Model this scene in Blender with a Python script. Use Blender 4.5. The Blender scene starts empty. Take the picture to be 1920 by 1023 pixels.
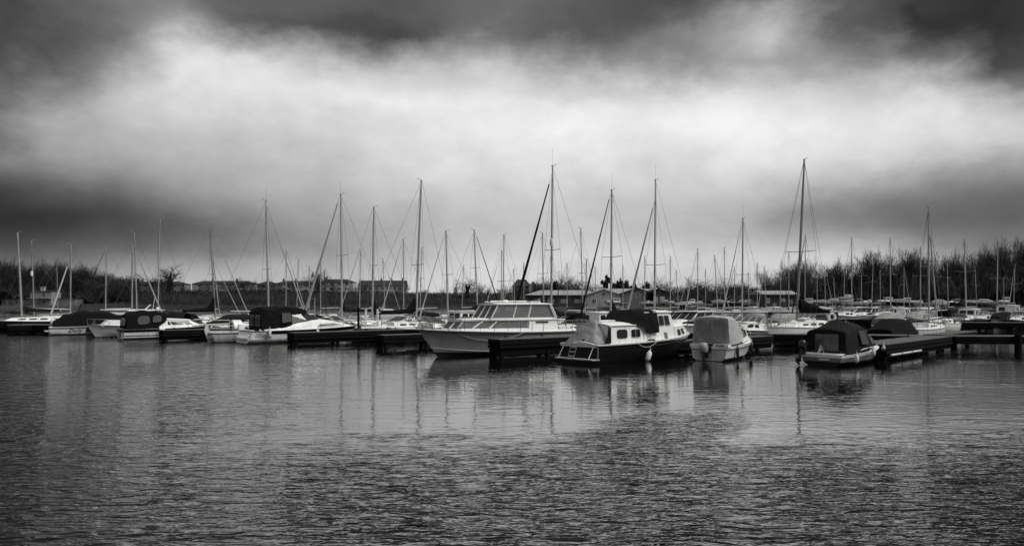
import bpy, math, random
import numpy as np
from mathutils import Vector, Matrix, noise as mnoise

scene = bpy.context.scene
R = math.radians
F = 1400.0            # focal length in photo pixels (photo 1920 x 1023)
CX, HY = 960.0, 565.0 # principal column and horizon row
EYE = 3.0             # eye height over the water

# ------------------------------------------------------------------ camera
cam_d = bpy.data.cameras.new('camera')
cam = bpy.data.objects.new('camera', cam_d)
scene.collection.objects.link(cam)
cam.location = (0, 0, EYE)
cam.rotation_euler = (R(90), 0, 0)
cam_d.sensor_width = 36
cam_d.lens = 36 * F / 1920
cam_d.shift_y = (HY - 511.5) / 1920
cam_d.clip_start = 0.1
cam_d.clip_end = 8000
scene.camera = cam

# ------------------------------------------------------------------ exposure
EXPOSURE = 1.0
scene.view_settings.view_transform = 'Standard'
scene.view_settings.look = 'None'
scene.view_settings.exposure = EXPOSURE
scene.view_settings.gamma = 1
scene.view_settings.use_curve_mapping = False
scene.cycles.max_bounces = 6
scene.cycles.transparent_max_bounces = 12
scene.cycles.caustics_reflective = False
scene.cycles.caustics_refractive = False

# ------------------------------------------------------------------ sun (weak, wide: cloud light)
SUN_EL, SUN_AZ = 52.0, 105.0      # azimuth clockwise from +Y
sun_d = bpy.data.lights.new('sun', 'SUN')
sun_d.energy = 1.5
sun_d.angle = R(40)
sun_d.color = (1, 0.985, 0.96)
sun_d.use_shadow = True
sun = bpy.data.objects.new('sun', sun_d)
scene.collection.objects.link(sun)
sd = Vector((math.sin(R(SUN_AZ)) * math.cos(R(SUN_EL)), math.cos(R(SUN_AZ)) * math.cos(R(SUN_EL)), math.sin(R(SUN_EL))))
sun.rotation_euler = sd.to_track_quat('Z', 'Y').to_euler()
sun.visible_glossy = True

# ------------------------------------------------------------------ overcast sky
def lin(s):
    s = s / 255.0
    return s / 12.92 if s <= 0.04045 else ((s + 0.055) / 1.055) ** 2.4

SKY_COLS = [0, 160, 320, 480, 640, 800, 960, 1120, 1280, 1440, 1600, 1760, 1920]
SKY_ROWS = [0, 60, 120, 180, 240, 300, 350, 400, 440, 480, 530]
SKY = [
 [70, 112, 118, 95, 90, 84, 98, 84, 72, 112, 88, 58, 44],
 [76, 114, 165, 118, 95, 96, 125, 95, 118, 185, 104, 68, 56],
 [95, 158, 218, 218, 186, 198, 192, 158, 148, 166, 150, 150, 90],
 [108, 182, 218, 228, 236, 226, 222, 216, 214, 206, 208, 214, 150],
 [106, 172, 198, 214, 220, 230, 234, 232, 232, 234, 230, 224, 195],
 [92, 160, 184, 190, 200, 222, 231, 229, 229, 233, 222, 205, 165],
 [66, 116, 156, 170, 184, 208, 219, 214, 208, 208, 175, 142, 122],
 [46, 68, 100, 130, 165, 188, 199, 193, 187, 182, 136, 108, 98],
 [48, 62, 90, 118, 152, 183, 190, 190, 188, 180, 160, 132, 116],
 [88, 104, 126, 146, 175, 190, 200, 205, 210, 205, 200, 178, 140],
 [135, 152, 180, 186, 196, 202, 206, 206, 206, 200, 190, 175, 160]]

def build_world():
    w = bpy.data.worlds.new('World')
    scene.world = w
    w.use_nodes = True
    nt = w.node_tree
    nt.nodes.clear()
    N, L = nt.nodes, nt.links
    def m(op, a, b=None, c=None, clamp=False):
        n = N.new('ShaderNodeMath'); n.operation = op; n.use_clamp = clamp
        for i, v in enumerate((a, b, c)):
            if v is None: continue
            if isinstance(v, (int, float)): n.inputs[i].default_value = v
            else: L.new(v, n.inputs[i])
        return n.outputs[0]
    tc = N.new('ShaderNodeTexCoord')
    sep = N.new('ShaderNodeSeparateXYZ'); L.new(tc.outputs['Generated'], sep.inputs[0])
    x, y, z = sep.outputs
    az0 = m('ARCTAN2', x, y)
    el0 = m('ARCSINE', z)
    # cloud structure warps the broad light and dark areas and adds wisps
    def nz(scale, detail, rough, vec):
        n = N.new('ShaderNodeTexNoise'); n.inputs['Scale'].default_value = scale
        n.inputs['Detail'].default_value = detail; n.inputs['Roughness'].default_value = rough
        L.new(vec, n.inputs['Vector']); return n
    mp = N.new('ShaderNodeMapping'); mp.inputs['Scale'].default_value = (1, 1, 1.7)
    L.new(tc.outputs['Generated'], mp.inputs[0])
    n1 = nz(3.4, 8, 0.60, mp.outputs[0])
    s1 = N.new('ShaderNodeSeparateXYZ'); L.new(n1.outputs['Color'], s1.inputs[0])
    az = m('ADD', az0, m('MULTIPLY', m('SUBTRACT', s1.outputs[0], 0.5), 0.30))
    elA = m('ADD', el0, m('MULTIPLY', m('SUBTRACT', s1.outputs[1], 0.5), m('MULTIPLY', m('MINIMUM', m('MAXIMUM', el0, 0.0), 0.3), 0.60)))
    el = m('MULTIPLY', elA, 2 / math.pi, clamp=True)
    cols = []
    for ci, px in enumerate(SKY_COLS):
        a = math.atan((px - CX) / F)
        st = []
        for ri, py in enumerate(SKY_ROWS):
            e = math.atan((HY - py) / F * math.cos(a)) / (math.pi / 2)
            st.append((e, lin(SKY[ri][ci])))
        st.sort()
        st = [(0.0, st[0][1])] + st
        top = st[-1][1]
        st += [(0.36, 0.45 * top + 0.55 * 0.05), (0.5, 0.08), (0.7, 0.38), (1.0, 0.55)]
        cols.append((a, st))
    side = [(0, .30), (.03, .26), (.08, .12), (.14, .22), (.22, .22), (.36, .07), (.5, .09), (.7, .38), (1.0, .55)]
    back = [(0, .36), (.1, .34), (.2, .36), (.35, .36), (.5, .38), (.7, .45), (1.0, .5)]
    cols = [(-math.pi, back), (-R(75), side)] + cols + [(R(75), side), (math.pi, back)]
    total = None
    for i, (a, st) in enumerate(cols):
        rp = N.new('ShaderNodeValToRGB'); cr = rp.color_ramp; cr.interpolation = 'CARDINAL' if len(st) > 10 else 'EASE'
        while len(cr.elements) > 1: cr.elements.remove(cr.elements[-1])
        cr.elements[0].position = st[0][0]; v = st[0][1]; cr.elements[0].color = (v, v, v, 1)
        for p, v in st[1:]:
            e = cr.elements.new(p); e.color = (v, v, v, 1)
        L.new(el, rp.inputs[0])
        if i == 0:
            total = rp.outputs[0]; last = a; continue
        mr = N.new('ShaderNodeMapRange'); mr.interpolation_type = 'LINEAR'
        mr.inputs['From Min'].default_value = last; mr.inputs['From Max'].default_value = a
        L.new(az, mr.inputs['Value'])
        mx = N.new('ShaderNodeMix'); mx.data_type = 'RGBA'
        L.new(mr.outputs[0], mx.inputs['Factor']); L.new(total, mx.inputs['A']); L.new(rp.outputs[0], mx.inputs['B'])
        total = mx.outputs['Result']; last = a
    bw = N.new('ShaderNodeRGBToBW'); L.new(total, bw.inputs[0])
    n2 = nz(5.0, 9, 0.62, mp.outputs[0])
    wisps = m('ADD', 0.56, m('MULTIPLY', n2.outputs['Fac'], 0.86))
    cloud = m('MULTIPLY', bw.outputs[0], wisps)
    sky = N.new('ShaderNodeTexSky'); sky.sky_type = 'NISHITA'; sky.sun_disc = False
    sky.sun_elevation = R(SUN_EL); sky.sun_rotation = R(SUN_AZ)
    sb = N.new('ShaderNodeRGBToBW'); L.new(sky.outputs[0], sb.inputs[0])
    # the clear sky above the cloud adds a thin even share of its light
    veil = m('MULTIPLY', m('MINIMUM', sb.outputs[0], 6.0), 0.002)
    lum = m('ADD', cloud, veil)
    comb = N.new('ShaderNodeCombineXYZ')
    for k in range(3): L.new(lum, comb.inputs[k])
    bg = N.new('ShaderNodeBackground'); L.new(comb.outputs[0], bg.inputs[0]); bg.inputs[1].default_value = 2 ** (-EXPOSURE)
    out = N.new('ShaderNodeOutputWorld'); L.new(bg.outputs[0], out.inputs[0])
    w.cycles.sampling_method = 'MANUAL'; w.cycles.sample_map_resolution = 512
build_world()

# ------------------------------------------------------------------ materials
def _mat(name):
    m = bpy.data.materials.new(name); m.use_nodes = True
    nt = m.node_tree; nt.nodes.clear()
    return m, nt, nt.nodes, nt.links

def mat(name, v, rough=0.6, var=0.15, scale=3.0, metal=0.0, bump=0.0, bscale=12.0, stretch=(1, 1, 1), spec=0.5, bdist=0.05):
    m, nt, N, L = _mat(name)
    p = N.new('ShaderNodeBsdfPrincipled'); o = N.new('ShaderNodeOutputMaterial'); L.new(p.outputs[0], o.inputs[0])
    p.inputs['Roughness'].default_value = rough; p.inputs['Metallic'].default_value = metal
    p.inputs['Specular IOR Level'].default_value = spec
    tc = N.new('ShaderNodeTexCoord')
    mp = N.new('ShaderNodeMapping'); mp.inputs['Scale'].default_value = stretch; L.new(tc.outputs['Object'], mp.inputs[0])
    n = N.new('ShaderNodeTexNoise'); n.inputs['Scale'].default_value = scale; n.inputs['Detail'].default_value = 6
    n.inputs['Roughness'].default_value = 0.65
    L.new(mp.outputs[0], n.inputs['Vector'])
    r = N.new('ShaderNodeValToRGB'); L.new(n.outputs['Fac'], r.inputs[0])
    lo, hi = v * (1 - var), min(0.95, v * (1 + var))
    r.color_ramp.elements[0].position = 0.3; r.color_ramp.elements[0].color = (lo, lo, lo, 1)
    r.color_ramp.elements[1].position = 0.7; r.color_ramp.elements[1].color = (hi, hi, hi, 1)
    L.new(r.outputs[0], p.inputs['Base Color'])
    if bump:
        nb = N.new('ShaderNodeTexNoise'); nb.inputs['Scale'].default_value = bscale; nb.inputs['Detail'].default_value = 4
        L.new(mp.outputs[0], nb.inputs['Vector'])
        b = N.new('ShaderNodeBump'); b.inputs['Strength'].default_value = bump; b.inputs['Distance'].default_value = bdist
        L.new(nb.outputs['Fac'], b.inputs['Height']); L.new(b.outputs[0], p.inputs['Normal'])
    return m

def glass_mat(name, tint=0.35, refl=0.6, rough=0.05, milk=0.0):
    m, nt, N, L = _mat(name)
    t = N.new('ShaderNodeBsdfTransparent'); t.inputs[0].default_value = (tint, tint, tint, 1)
    g = N.new('ShaderNodeBsdfGlossy'); g.inputs['Roughness'].default_value = rough; g.inputs[0].default_value = (refl, refl, refl, 1)
    if milk:
        df = N.new('ShaderNodeBsdfDiffuse'); df.inputs[0].default_value = (.5, .5, .5, 1)
        m0 = N.new('ShaderNodeMixShader'); m0.inputs[0].default_value = milk; L.new(t.outputs[0], m0.inputs[1]); L.new(df.outputs[0], m0.inputs[2]); t = m0
    fr = N.new('ShaderNodeFresnel'); fr.inputs[0].default_value = 1.5
    a = N.new('ShaderNodeMath'); a.operation = 'ADD'; a.inputs[1].default_value = 0.06; L.new(fr.outputs[0], a.inputs[0])
    mx = N.new('ShaderNodeMixShader'); L.new(a.outputs[0], mx.inputs[0]); L.new(t.outputs[0], mx.inputs[1]); L.new(g.outputs[0], mx.inputs[2])
    o = N.new('ShaderNodeOutputMaterial'); L.new(mx.outputs[0], o.inputs[0])
    return m

M = {}
M['gel'] = mat('white_gelcoat', 0.78, 0.35, 0.14, 3.0, stretch=(1.6, 1.6, .35), bump=0.03)
M['gel_old'] = mat('weathered_gelcoat', 0.52, 0.5, 0.30, 3.5, stretch=(1.6, 1.6, 0.35), bump=0.05)
M['gel_grey'] = mat('grey_hull_paint', 0.32, 0.45, 0.16, 2.0, stretch=(1, 1, 0.5), bump=0.05)
M['hull_mid'] = mat('mid_grey_hull_paint', 0.16, 0.4, 0.2, 1.5)
M['hull_dark'] = mat('black_hull_paint', 0.008, 0.35, 0.3, 2.0, spec=0.2)
M['antifoul'] = mat('dark_antifouling', 0.012, 0.8, 0.3, 6.0)
M['deck'] = mat('non_slip_deck', 0.70, 0.75, 0.12, 5.0, bump=0.1, bscale=60)
M['black_cloth'] = mat('black_canvas', 0.006, 0.92, 0.4, 4.0, bump=0.7, bscale=3.5, spec=0.15, bdist=.15)
M['navy_cloth'] = mat('charcoal_canvas', 0.012, 0.92, 0.4, 4.0, bump=0.7, bscale=3.5, spec=0.15, bdist=.15)
M['grey_cloth'] = mat('grey_canvas', 0.25, 0.9, 0.22, 3.0, bump=0.5, bscale=2.5, spec=0.2, bdist=.14)
M['pale_cloth'] = mat('pale_canvas', 0.38, 0.9, 0.2, 3.0, bump=0.5, bscale=2.5, spec=0.2, bdist=.12)
M['alu'] = mat('anodised_aluminium', 0.42, 0.45, 0.12, 4.0, metal=0.25)
M['alu_dark'] = mat('dull_mast_alloy', 0.24, 0.5, 0.15, 4.0)
M['steel'] = mat('stainless_tube', 0.35, 0.3, 0.1, 4.0, metal=0.7)
M['wire'] = mat('rigging_wire', 0.10, 0.5, 0.1)
M['rubber'] = mat('black_rubber', 0.012, 0.75, 0.3, 6.0)
M['dark_glass'] = mat('dark_window_glass', 0.016, 0.08, 0.5, 2.5)
M['glass'] = glass_mat('window_glass', 0.90, milk=.20)
M['vinyl'] = glass_mat('clear_vinyl', 0.75, 0.6, 0.15, 0.13)
M['curtain'] = mat('curtain_cloth', 0.30, 0.9, 0.35, 8.0, stretch=(4, 4, .2))
M['timber'] = mat('weathered_timber', 0.11, 0.85, 0.35, 6.0, stretch=(1, 8, 1), bump=0.4, bscale=20)
M['boards'] = mat('grey_deck_boards', 0.10, 0.8, 0.3, 5.0, stretch=(1, 6, 1), bump=0.3, bscale=20)
M['pile'] = mat('tarred_pile', 0.006, 0.9, 0.4, 6.0, bump=0.4, spec=0.1)
M['rope'] = mat('pale_rope', 0.45, 0.9, 0.2, 30)
M['rope_dark'] = mat('dark_rope', 0.05, 0.9, 0.2, 30)
M['fender'] = mat('white_fender_vinyl', 0.62, 0.5, 0.15, 6)
M['white'] = mat('white_paint', 0.80, 0.5, 0.08, 3)
M['engine'] = mat('outboard_cowl', 0.013, 0.3, 0.3, 4)
M['engine_grey'] = mat('grey_outboard_cowl', 0.30, 0.4, 0.2, 4)
M['bark'] = mat('bark', 0.020, 0.95, 0.35, 3, stretch=(1, 1, .3))
M['twig'] = mat('twigs', 0.024, 0.95, 0.35, 0.6)
M['twig_pale'] = mat('pale_twigs', 0.06, 0.95, 0.35, 0.6)
M['ivy'] = mat('ivy_leaves', 0.016, 0.8, 0.5, 1.0)
M['evergreen'] = mat('evergreen_needles', 0.014, 0.9, 0.5, 1.0)
M['scrub'] = mat('scrub_stems', 0.011, 0.95, 0.75, 0.07)
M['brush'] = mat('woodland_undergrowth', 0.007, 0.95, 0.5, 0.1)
M['reed'] = mat('dry_reed', 0.06, 0.95, 0.5, 0.25)
M['render'] = mat('pale_house_render', 0.38, 0.9, 0.2, 0.8)
M['render_dim'] = mat('grey_house_render', 0.22, 0.9, 0.25, 0.8)
M['brick'] = mat('brick_wall', 0.085, 0.9, 0.3, 1.5)
M['tile'] = mat('dark_roof_tiles', 0.022, 0.85, 0.3, 1.5)
M['sheet_roof'] = mat('corrugated_roof_sheet', 0.30, 0.6, 0.2, 0.5, stretch=(1, 3, 1))
M['clad'] = mat('dark_timber_cladding', 0.040, 0.85, 0.3, 1.0, stretch=(4, 4, .3))
M['clad_grey'] = mat('grey_cladding', 0.16, 0.85, 0.25, 1.0, stretch=(4, 4, .3))

def lettering(): return M['hull_dark']

# ------------------------------------------------------------------ objects, tags
def link(o):
    scene.collection.objects.link(o); return o

def tag(o, label=None, cat=None, group=None, kind=None):
    if label: o['label'] = label
    if cat: o['category'] = cat
    if group: o['group'] = group
    if kind: o['kind'] = kind
    return o

def empty(name, loc, rz=0.0, label=None, cat=None, group=None):
    o = bpy.data.objects.new(name, None); o.empty_display_size = 0.3
    o.location = loc; o.rotation_euler = (0, 0, rz)
    link(o); return tag(o, label, cat, group)

def D_of(py, h=0.0):                    # depth of a point of height h seen in row py
    return F * (EYE - h) / (py - HY)
def at(px, D, z=0.0):                   # world point in column px at depth D
    return Vector(((px - CX) * D / F, D, z))
def zat(py, D):                         # height seen in row py at depth D
    return EYE + (HY - py) * D / F

# ------------------------------------------------------------------ mesh builder
class MB:
    def __init__(s): s.v = []; s.f = []
    def vert(s, p): s.v.append(tuple(p)); return len(s.v) - 1
    def face(s, pts):
        b = len(s.v); s.v += [tuple(p) for p in pts]; s.f.append(tuple(range(b, b + len(pts)))); return s
    def grid(s, rows, closed_u=False):
        b = len(s.v); n = len(rows[0])
        for r in rows: s.v += [tuple(p) for p in r]
        for i in range(len(rows) - 1):
            for j in range(n - 1 if not closed_u else n):
                k = (j + 1) % n
                s.f.append((b + i * n + j, b + i * n + k, b + (i + 1) * n + k, b + (i + 1) * n + j))
        return s
    def box(s, c, d, rz=0.0, mtx=None):
        hx, hy, hz = d[0] / 2, d[1] / 2, d[2] / 2
        b = len(s.v); cr, sr = math.cos(rz), math.sin(rz)
        for sx, sy, sz in ((-1,-1,-1),(1,-1,-1),(1,1,-1),(-1,1,-1),(-1,-1,1),(1,-1,1),(1,1,1),(-1,1,1)):
            x, y, z = sx * hx, sy * hy, sz * hz
            p = Vector((c[0] + x * cr - y * sr, c[1] + x * sr + y * cr, c[2] + z))
            if mtx: p = mtx @ p
            s.v.append(tuple(p))
        for q in ((0,3,2,1),(4,5,6,7),(0,1,5,4),(1,2,6,5),(2,3,7,6),(3,0,4,7)):
            s.f.append(tuple(b + i for i in q))
        return s
    def bar(s, a, b_, w, h):            # rectangular bar from a to b
        a, b_ = Vector(a), Vector(b_); d = (b_ - a)
        if d.length < 1e-6: return s
        d.normalize(); up = Vector((0, 0, 1)) if abs(d.z) < 0.95 else Vector((1, 0, 0))
        u = d.cross(up).normalized(); v = u.cross(d).normalized()
        b = len(s.v)
        for p in (a, b_):
            for su, sv in ((-1,-1),(1,-1),(1,1),(-1,1)): s.v.append(tuple(p + u * su * w / 2 + v * sv * h / 2))
        for i in range(4): s.f.append((b + i, b + (i + 1) % 4, b + 4 + (i + 1) % 4, b + 4 + i))
        s.f += [(b + 3, b + 2, b + 1, b), (b + 4, b + 5, b + 6, b + 7)]
        return s
    def tube(s, pts, r, n=6, r1=None, cap=True):
        pts = [Vector(p) for p in pts]; m = len(pts); rings = []
        for i, p in enumerate(pts):
            d = (pts[min(i + 1, m - 1)] - pts[max(i - 1, 0)])
            if d.length < 1e-9: d = Vector((0, 0, 1))
            d.normalize(); up = Vector((0, 0, 1)) if abs(d.z) < 0.9 else Vector((0, 1, 0))
            u = d.cross(up).normalized(); v = u.cross(d).normalized()
            rr = r if r1 is None else r + (r1 - r) * i / max(1, m - 1)
            if isinstance(r, (list, tuple)): rr = r[i]
            rings.append([p + (u * math.cos(2*math.pi*k/n) + v * math.sin(2*math.pi*k/n)) * rr for k in range(n)])
        b = len(s.v); s.grid(rings, True)
        if cap:
            s.f.append(tuple(b + k for k in range(n))[::-1]); s.f.append(tuple(b + (m - 1) * n + k for k in range(n)))
        return s
    def prism(s, poly, off):            # planar polygon (3D points) extruded by vector off
        n = len(poly); b = len(s.v); off = Vector(off)
        s.v += [tuple(p) for p in poly] + [tuple(Vector(p) + off) for p in poly]
        s.f.append(tuple(b + i for i in range(n))[::-1]); s.f.append(tuple(b + n + i for i in range(n)))
        for i in range(n): s.f.append((b + i, b + (i + 1) % n, b + n + (i + 1) % n, b + n + i))
        return s
    def lathe(s, prof, c, n=12, axis=(0, 0, 1)):   # prof: (r, h)
        q = Vector((0, 0, 1)).rotation_difference(Vector(axis)).to_matrix(); rings = []
        for r, h in prof:
            rings.append([Vector(c) + q @ Vector((r * math.cos(2*math.pi*k/n), r * math.sin(2*math.pi*k/n), h)) for k in range(n)])
        return s.grid(rings, True)
    def torus(s, c, R_, r, axis=(0, 0, 1), n=20, k=8):
        q = Vector((0, 0, 1)).rotation_difference(Vector(axis)).to_matrix(); rings = []
        for i in range(n + 1):
            a = 2 * math.pi * i / n
            rings.append([Vector(c) + q @ Vector(((R_ + r * math.cos(2*math.pi*j/k)) * math.cos(a), (R_ + r * math.cos(2*math.pi*j/k)) * math.sin(a), r * math.sin(2*math.pi*j/k))) for j in range(k)])
        return s.grid(rings, True)
    def data(s, name, m, smooth=35):
        me = bpy.data.meshes.new(name); me.from_pydata(s.v, [], s.f); me.materials.append(m)
        if smooth:
            me.polygons.foreach_set('use_smooth', [True] * len(me.polygons))
            me.set_sharp_from_angle(angle=R(smooth))
        me.update(); return me
    def build(s, name, m, parent=None, smooth=35, **kw):
        o = bpy.data.objects.new(name, s.data(name, m, smooth)); link(o)
        if parent: o.parent = parent
        if kw: tag(o, **kw)
        return o

def np_mesh(name, verts, faces, m, nside=3):
    me = bpy.data.meshes.new(name)
    nv, nf = len(verts), len(faces)
    me.vertices.add(nv); me.vertices.foreach_set('co', np.asarray(verts, dtype=np.float32).ravel())
    me.loops.add(nf * nside); me.loops.foreach_set('vertex_index', np.asarray(faces, dtype=np.int32).ravel())
    me.polygons.add(nf); me.polygons.foreach_set('loop_start', np.arange(0, nf * nside, nside, dtype=np.int32))
    me.polygons.foreach_set('loop_total', np.full(nf, nside, dtype=np.int32))
    me.materials.append(m); me.update(calc_edges=True); me.validate()
    return me

def copy_tree(o, parent=None):
    c = o.copy(); link(c); c.parent = parent
    for ch in list(o.children): copy_tree(ch, c)
    return c
# ================================================================== water
def water_mat():
    m, nt, N, L = _mat('marina_water')
    p = N.new('ShaderNodeBsdfPrincipled'); o = N.new('ShaderNodeOutputMaterial'); L.new(p.outputs[0], o.inputs[0])
    p.inputs['Base Color'].default_value = (0.006, 0.006, 0.006, 1)
    p.inputs['Roughness'].default_value = 0.025
    p.inputs['IOR'].default_value = 1.33
    p.inputs['Specular IOR Level'].default_value = 0.5
    tc = N.new('ShaderNodeTexCoord')
    def nz(scale, detail, rough, sx, sy, rot, dist=0.0):
        mp = N.new('ShaderNodeMapping'); mp.inputs['Scale'].default_value = (sx, sy, 1); mp.inputs['Rotation'].default_value = (0, 0, R(rot))
        L.new(tc.outputs['Object'], mp.inputs[0])
        n = N.new('ShaderNodeTexNoise'); n.inputs['Scale'].default_value = scale; n.inputs['Detail'].default_value = detail
        n.inputs['Roughness'].default_value = rough; n.inputs['Distortion'].default_value = dist
        L.new(mp.outputs[0], n.inputs['Vector']); return n.outputs['Fac']
    def m2(op, a, b):
        n = N.new('ShaderNodeMath'); n.operation = op
        for i, v in enumerate((a, b)):
            if isinstance(v, (int, float)): n.inputs[i].default_value = v
            else: L.new(v, n.inputs[i])
        return n.outputs[0]
    # cat's-paws: patches where the wind roughens the surface
    sp = N.new('ShaderNodeSeparateXYZ'); L.new(tc.outputs['Object'], sp.inputs[0])
    wx, wy = sp.outputs[0], sp.outputs[1]
    def sm(v, a, b_, lo=0.0, hi=1.0):
        n = N.new('ShaderNodeMapRange'); n.interpolation_type = 'SMOOTHSTEP'
        for k, q in (('From Min', a), ('From Max', b_), ('To Min', lo), ('To Max', hi)): n.inputs[k].default_value = q
        L.new(v, n.inputs['Value']); return n.outputs[0]
    patch = nz(0.16, 5, 0.6, 0.7, 1.5, 20)
    pw = m2('MULTIPLY', m2('SUBTRACT', patch, 0.5), 14.0)
    lee = sm(m2('ADD', m2('ADD', wx, m2('MULTIPLY', wy, 0.22)), pw), 1.0, -6.0)               # open water to the left is ruffled
    # one long gust running away from the near shore: distance from its axis
    ax = m2('SUBTRACT', m2('MULTIPLY', m2('SUBTRACT', wx, 1.6), 0.90), m2('MULTIPLY', m2('SUBTRACT', wy, 13.5), 0.43))
    gust = m2('MULTIPLY', sm(m2('ABSOLUTE', m2('ADD', ax, m2('MULTIPLY', pw, 0.16)), 0), 2.2, 0.8), sm(wy, 22.0, 18.0))
    near_ = sm(m2('ADD', wy, m2('MULTIPLY', pw, 0.5)), 18.5, 11.5)
    spots = sm(patch, 0.55, 0.68, 0.0, 0.5)
    far_ = sm(wy, 70.0, 110.0, 0.0, 0.6)
    rough_ = m2('MAXIMUM', m2('MAXIMUM', lee, gust), m2('MAXIMUM', m2('MAXIMUM', near_, spots), far_))
    windy = m2('ADD', sm(m2('ADD', wx, m2('MULTIPLY', wy, 0.45)), 6.0, -9.0, 0.0, 0.2), m2('MULTIPLY', near_, sm(wx, 1.0, 7.0, 0.0, 0.1)))
    rough_ = m2('MULTIPLY', rough_, m2('ADD', 1.0, windy))
    rough_ = m2('MULTIPLY', rough_, sm(wy, 11.0, 32.0, 1.0, 0.34))
    calm = m2('ADD', sm(wy, 15.0, 31.0, 0.012, 0.008), m2('MULTIPLY', near_, 0.045))
    w1 = m2('POWER', nz(1.8, 2, 0.5, 0.45, 1.15, 8, 0.8), 2.6)      # wavelets about half a metre
    w2 = m2('POWER', nz(5.0, 2, 0.55, 0.45, 1.15, -10, 0.6), 3.0)     # ripples
    w3 = nz(10.0, 2, 0.5, 0.7, 1.1, 20, 0.3)       # fine ripples, only in the wind patches
    h = m2('ADD', m2('MULTIPLY', w1, m2('ADD', calm, m2('MULTIPLY', rough_, 0.055))), m2('ADD', m2('MULTIPLY', w2, m2('ADD', 0.006, m2('MULTIPLY', rough_, 0.062))), m2('MULTIPLY', w3, m2('MULTIPLY', rough_, 0.0075))))
    b = N.new('ShaderNodeBump'); b.inputs['Strength'].default_value = 1.0; b.inputs['Distance'].default_value = WATER_BUMP
    L.new(h, b.inputs['Height']); L.new(b.outputs[0], p.inputs['Normal']); L.new(b.outputs[0], p.inputs['Coat Normal'])
    p.inputs['Coat Weight'].default_value = 0.9; p.inputs['Coat Roughness'].default_value = 0.02; p.inputs['Coat IOR'].default_value = 1.33
    return m
WATER_BUMP = 1.0
WATER_BUMP = 1.0
wm = MB()
wm.face([(-900, -60, 0), (900, -60, 0), (900, 900, 0), (-900, 900, 0)])
wm.build('water', water_mat(), smooth=0, kind='structure')

# ================================================================== ground: one sheet to the horizon
def shore_R(a):     # distance of the shoreline in degrees of azimuth
    t = [(-180, 60), (-90, 120), (-60, 330), (-40, 352), (-30, 345), (-24, 285), (-19, 248), (-12, 275), (-3, 300), (4, 292), (12, 276), (20, 240), (35, 215), (60, 190), (90, 120), (180, 60)]
    for (a0, r0), (a1, r1) in zip(t, t[1:]):
        if a0 <= a <= a1:
            k = (a - a0) / (a1 - a0); k = k * k * (3 - 2 * k); return r0 + (r1 - r0) * k
    return 100
def sstep(a, b, x):
    k = min(1, max(0, (x - a) / (b - a))); return k * k * (3 - 2 * k)
def ground_z(x, y):
    r = math.hypot(x, y); a = math.degrees(math.atan2(x, y)); s = r - shore_R(a)
    bank = sstep(-32, -27, a) * (1 - sstep(2, 6, a))
    zl = -2.5 + 3.3 * sstep(-4, 1.5, s) + 0.5 * sstep(2, 25, s)
    zl += bank * 5.2 * sstep(26, 62, s) + (1 - bank) * 2.0 * sstep(40, 120, s)
    zl += 0.25 * mnoise.noise((x * .05, y * .05, 0)) * sstep(0, 10, s)
    return zl
def build_ground():
    rs = [0.5, 30, 60, 90, 120, 150, 170] + list(range(180, 380, 4)) + [390, 410, 440, 480, 540, 640, 800, 1100, 1600, 2400, 4000, 6500]
    az = [-180, -150, -120, -90, -70, -55] + list(np.arange(-45, 45.1, 0.75)) + [55, 70, 90, 120, 150, 180]
    mb = MB()
    mb.grid([[(r * math.sin(R(a)), r * math.cos(R(a)), ground_z(r * math.sin(R(a)), r * math.cos(R(a)))) for a in az] for r in rs])
    mb.f = [f[::-1] for f in mb.f]
    return mb.build('ground', mat('rough_grass_ground', 0.026, 0.95, 0.55, 0.12, bump=0.5, bscale=2.0), smooth=60, kind='structure')
build_ground()
def gz(p): return ground_z(p[0], p[1])

# ================================================================== vegetation
rng = random.Random(7)
nrng = np.random.default_rng(11)

def blades(base, dirs, length, width):
    """long thin triangles: base points, unit directions"""
    n = len(base)
    side = np.cross(dirs, nrng.normal(size=(n, 3))); side /= (np.linalg.norm(side, axis=1, keepdims=True) + 1e-9)
    v = np.empty((n, 3, 3)); w = width[:, None] / 2
    v[:, 0] = base - side * w; v[:, 1] = base + side * w; v[:, 2] = base + dirs * length[:, None]
    return v.reshape(-1, 3), np.arange(n * 3).reshape(-1, 3)

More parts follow.
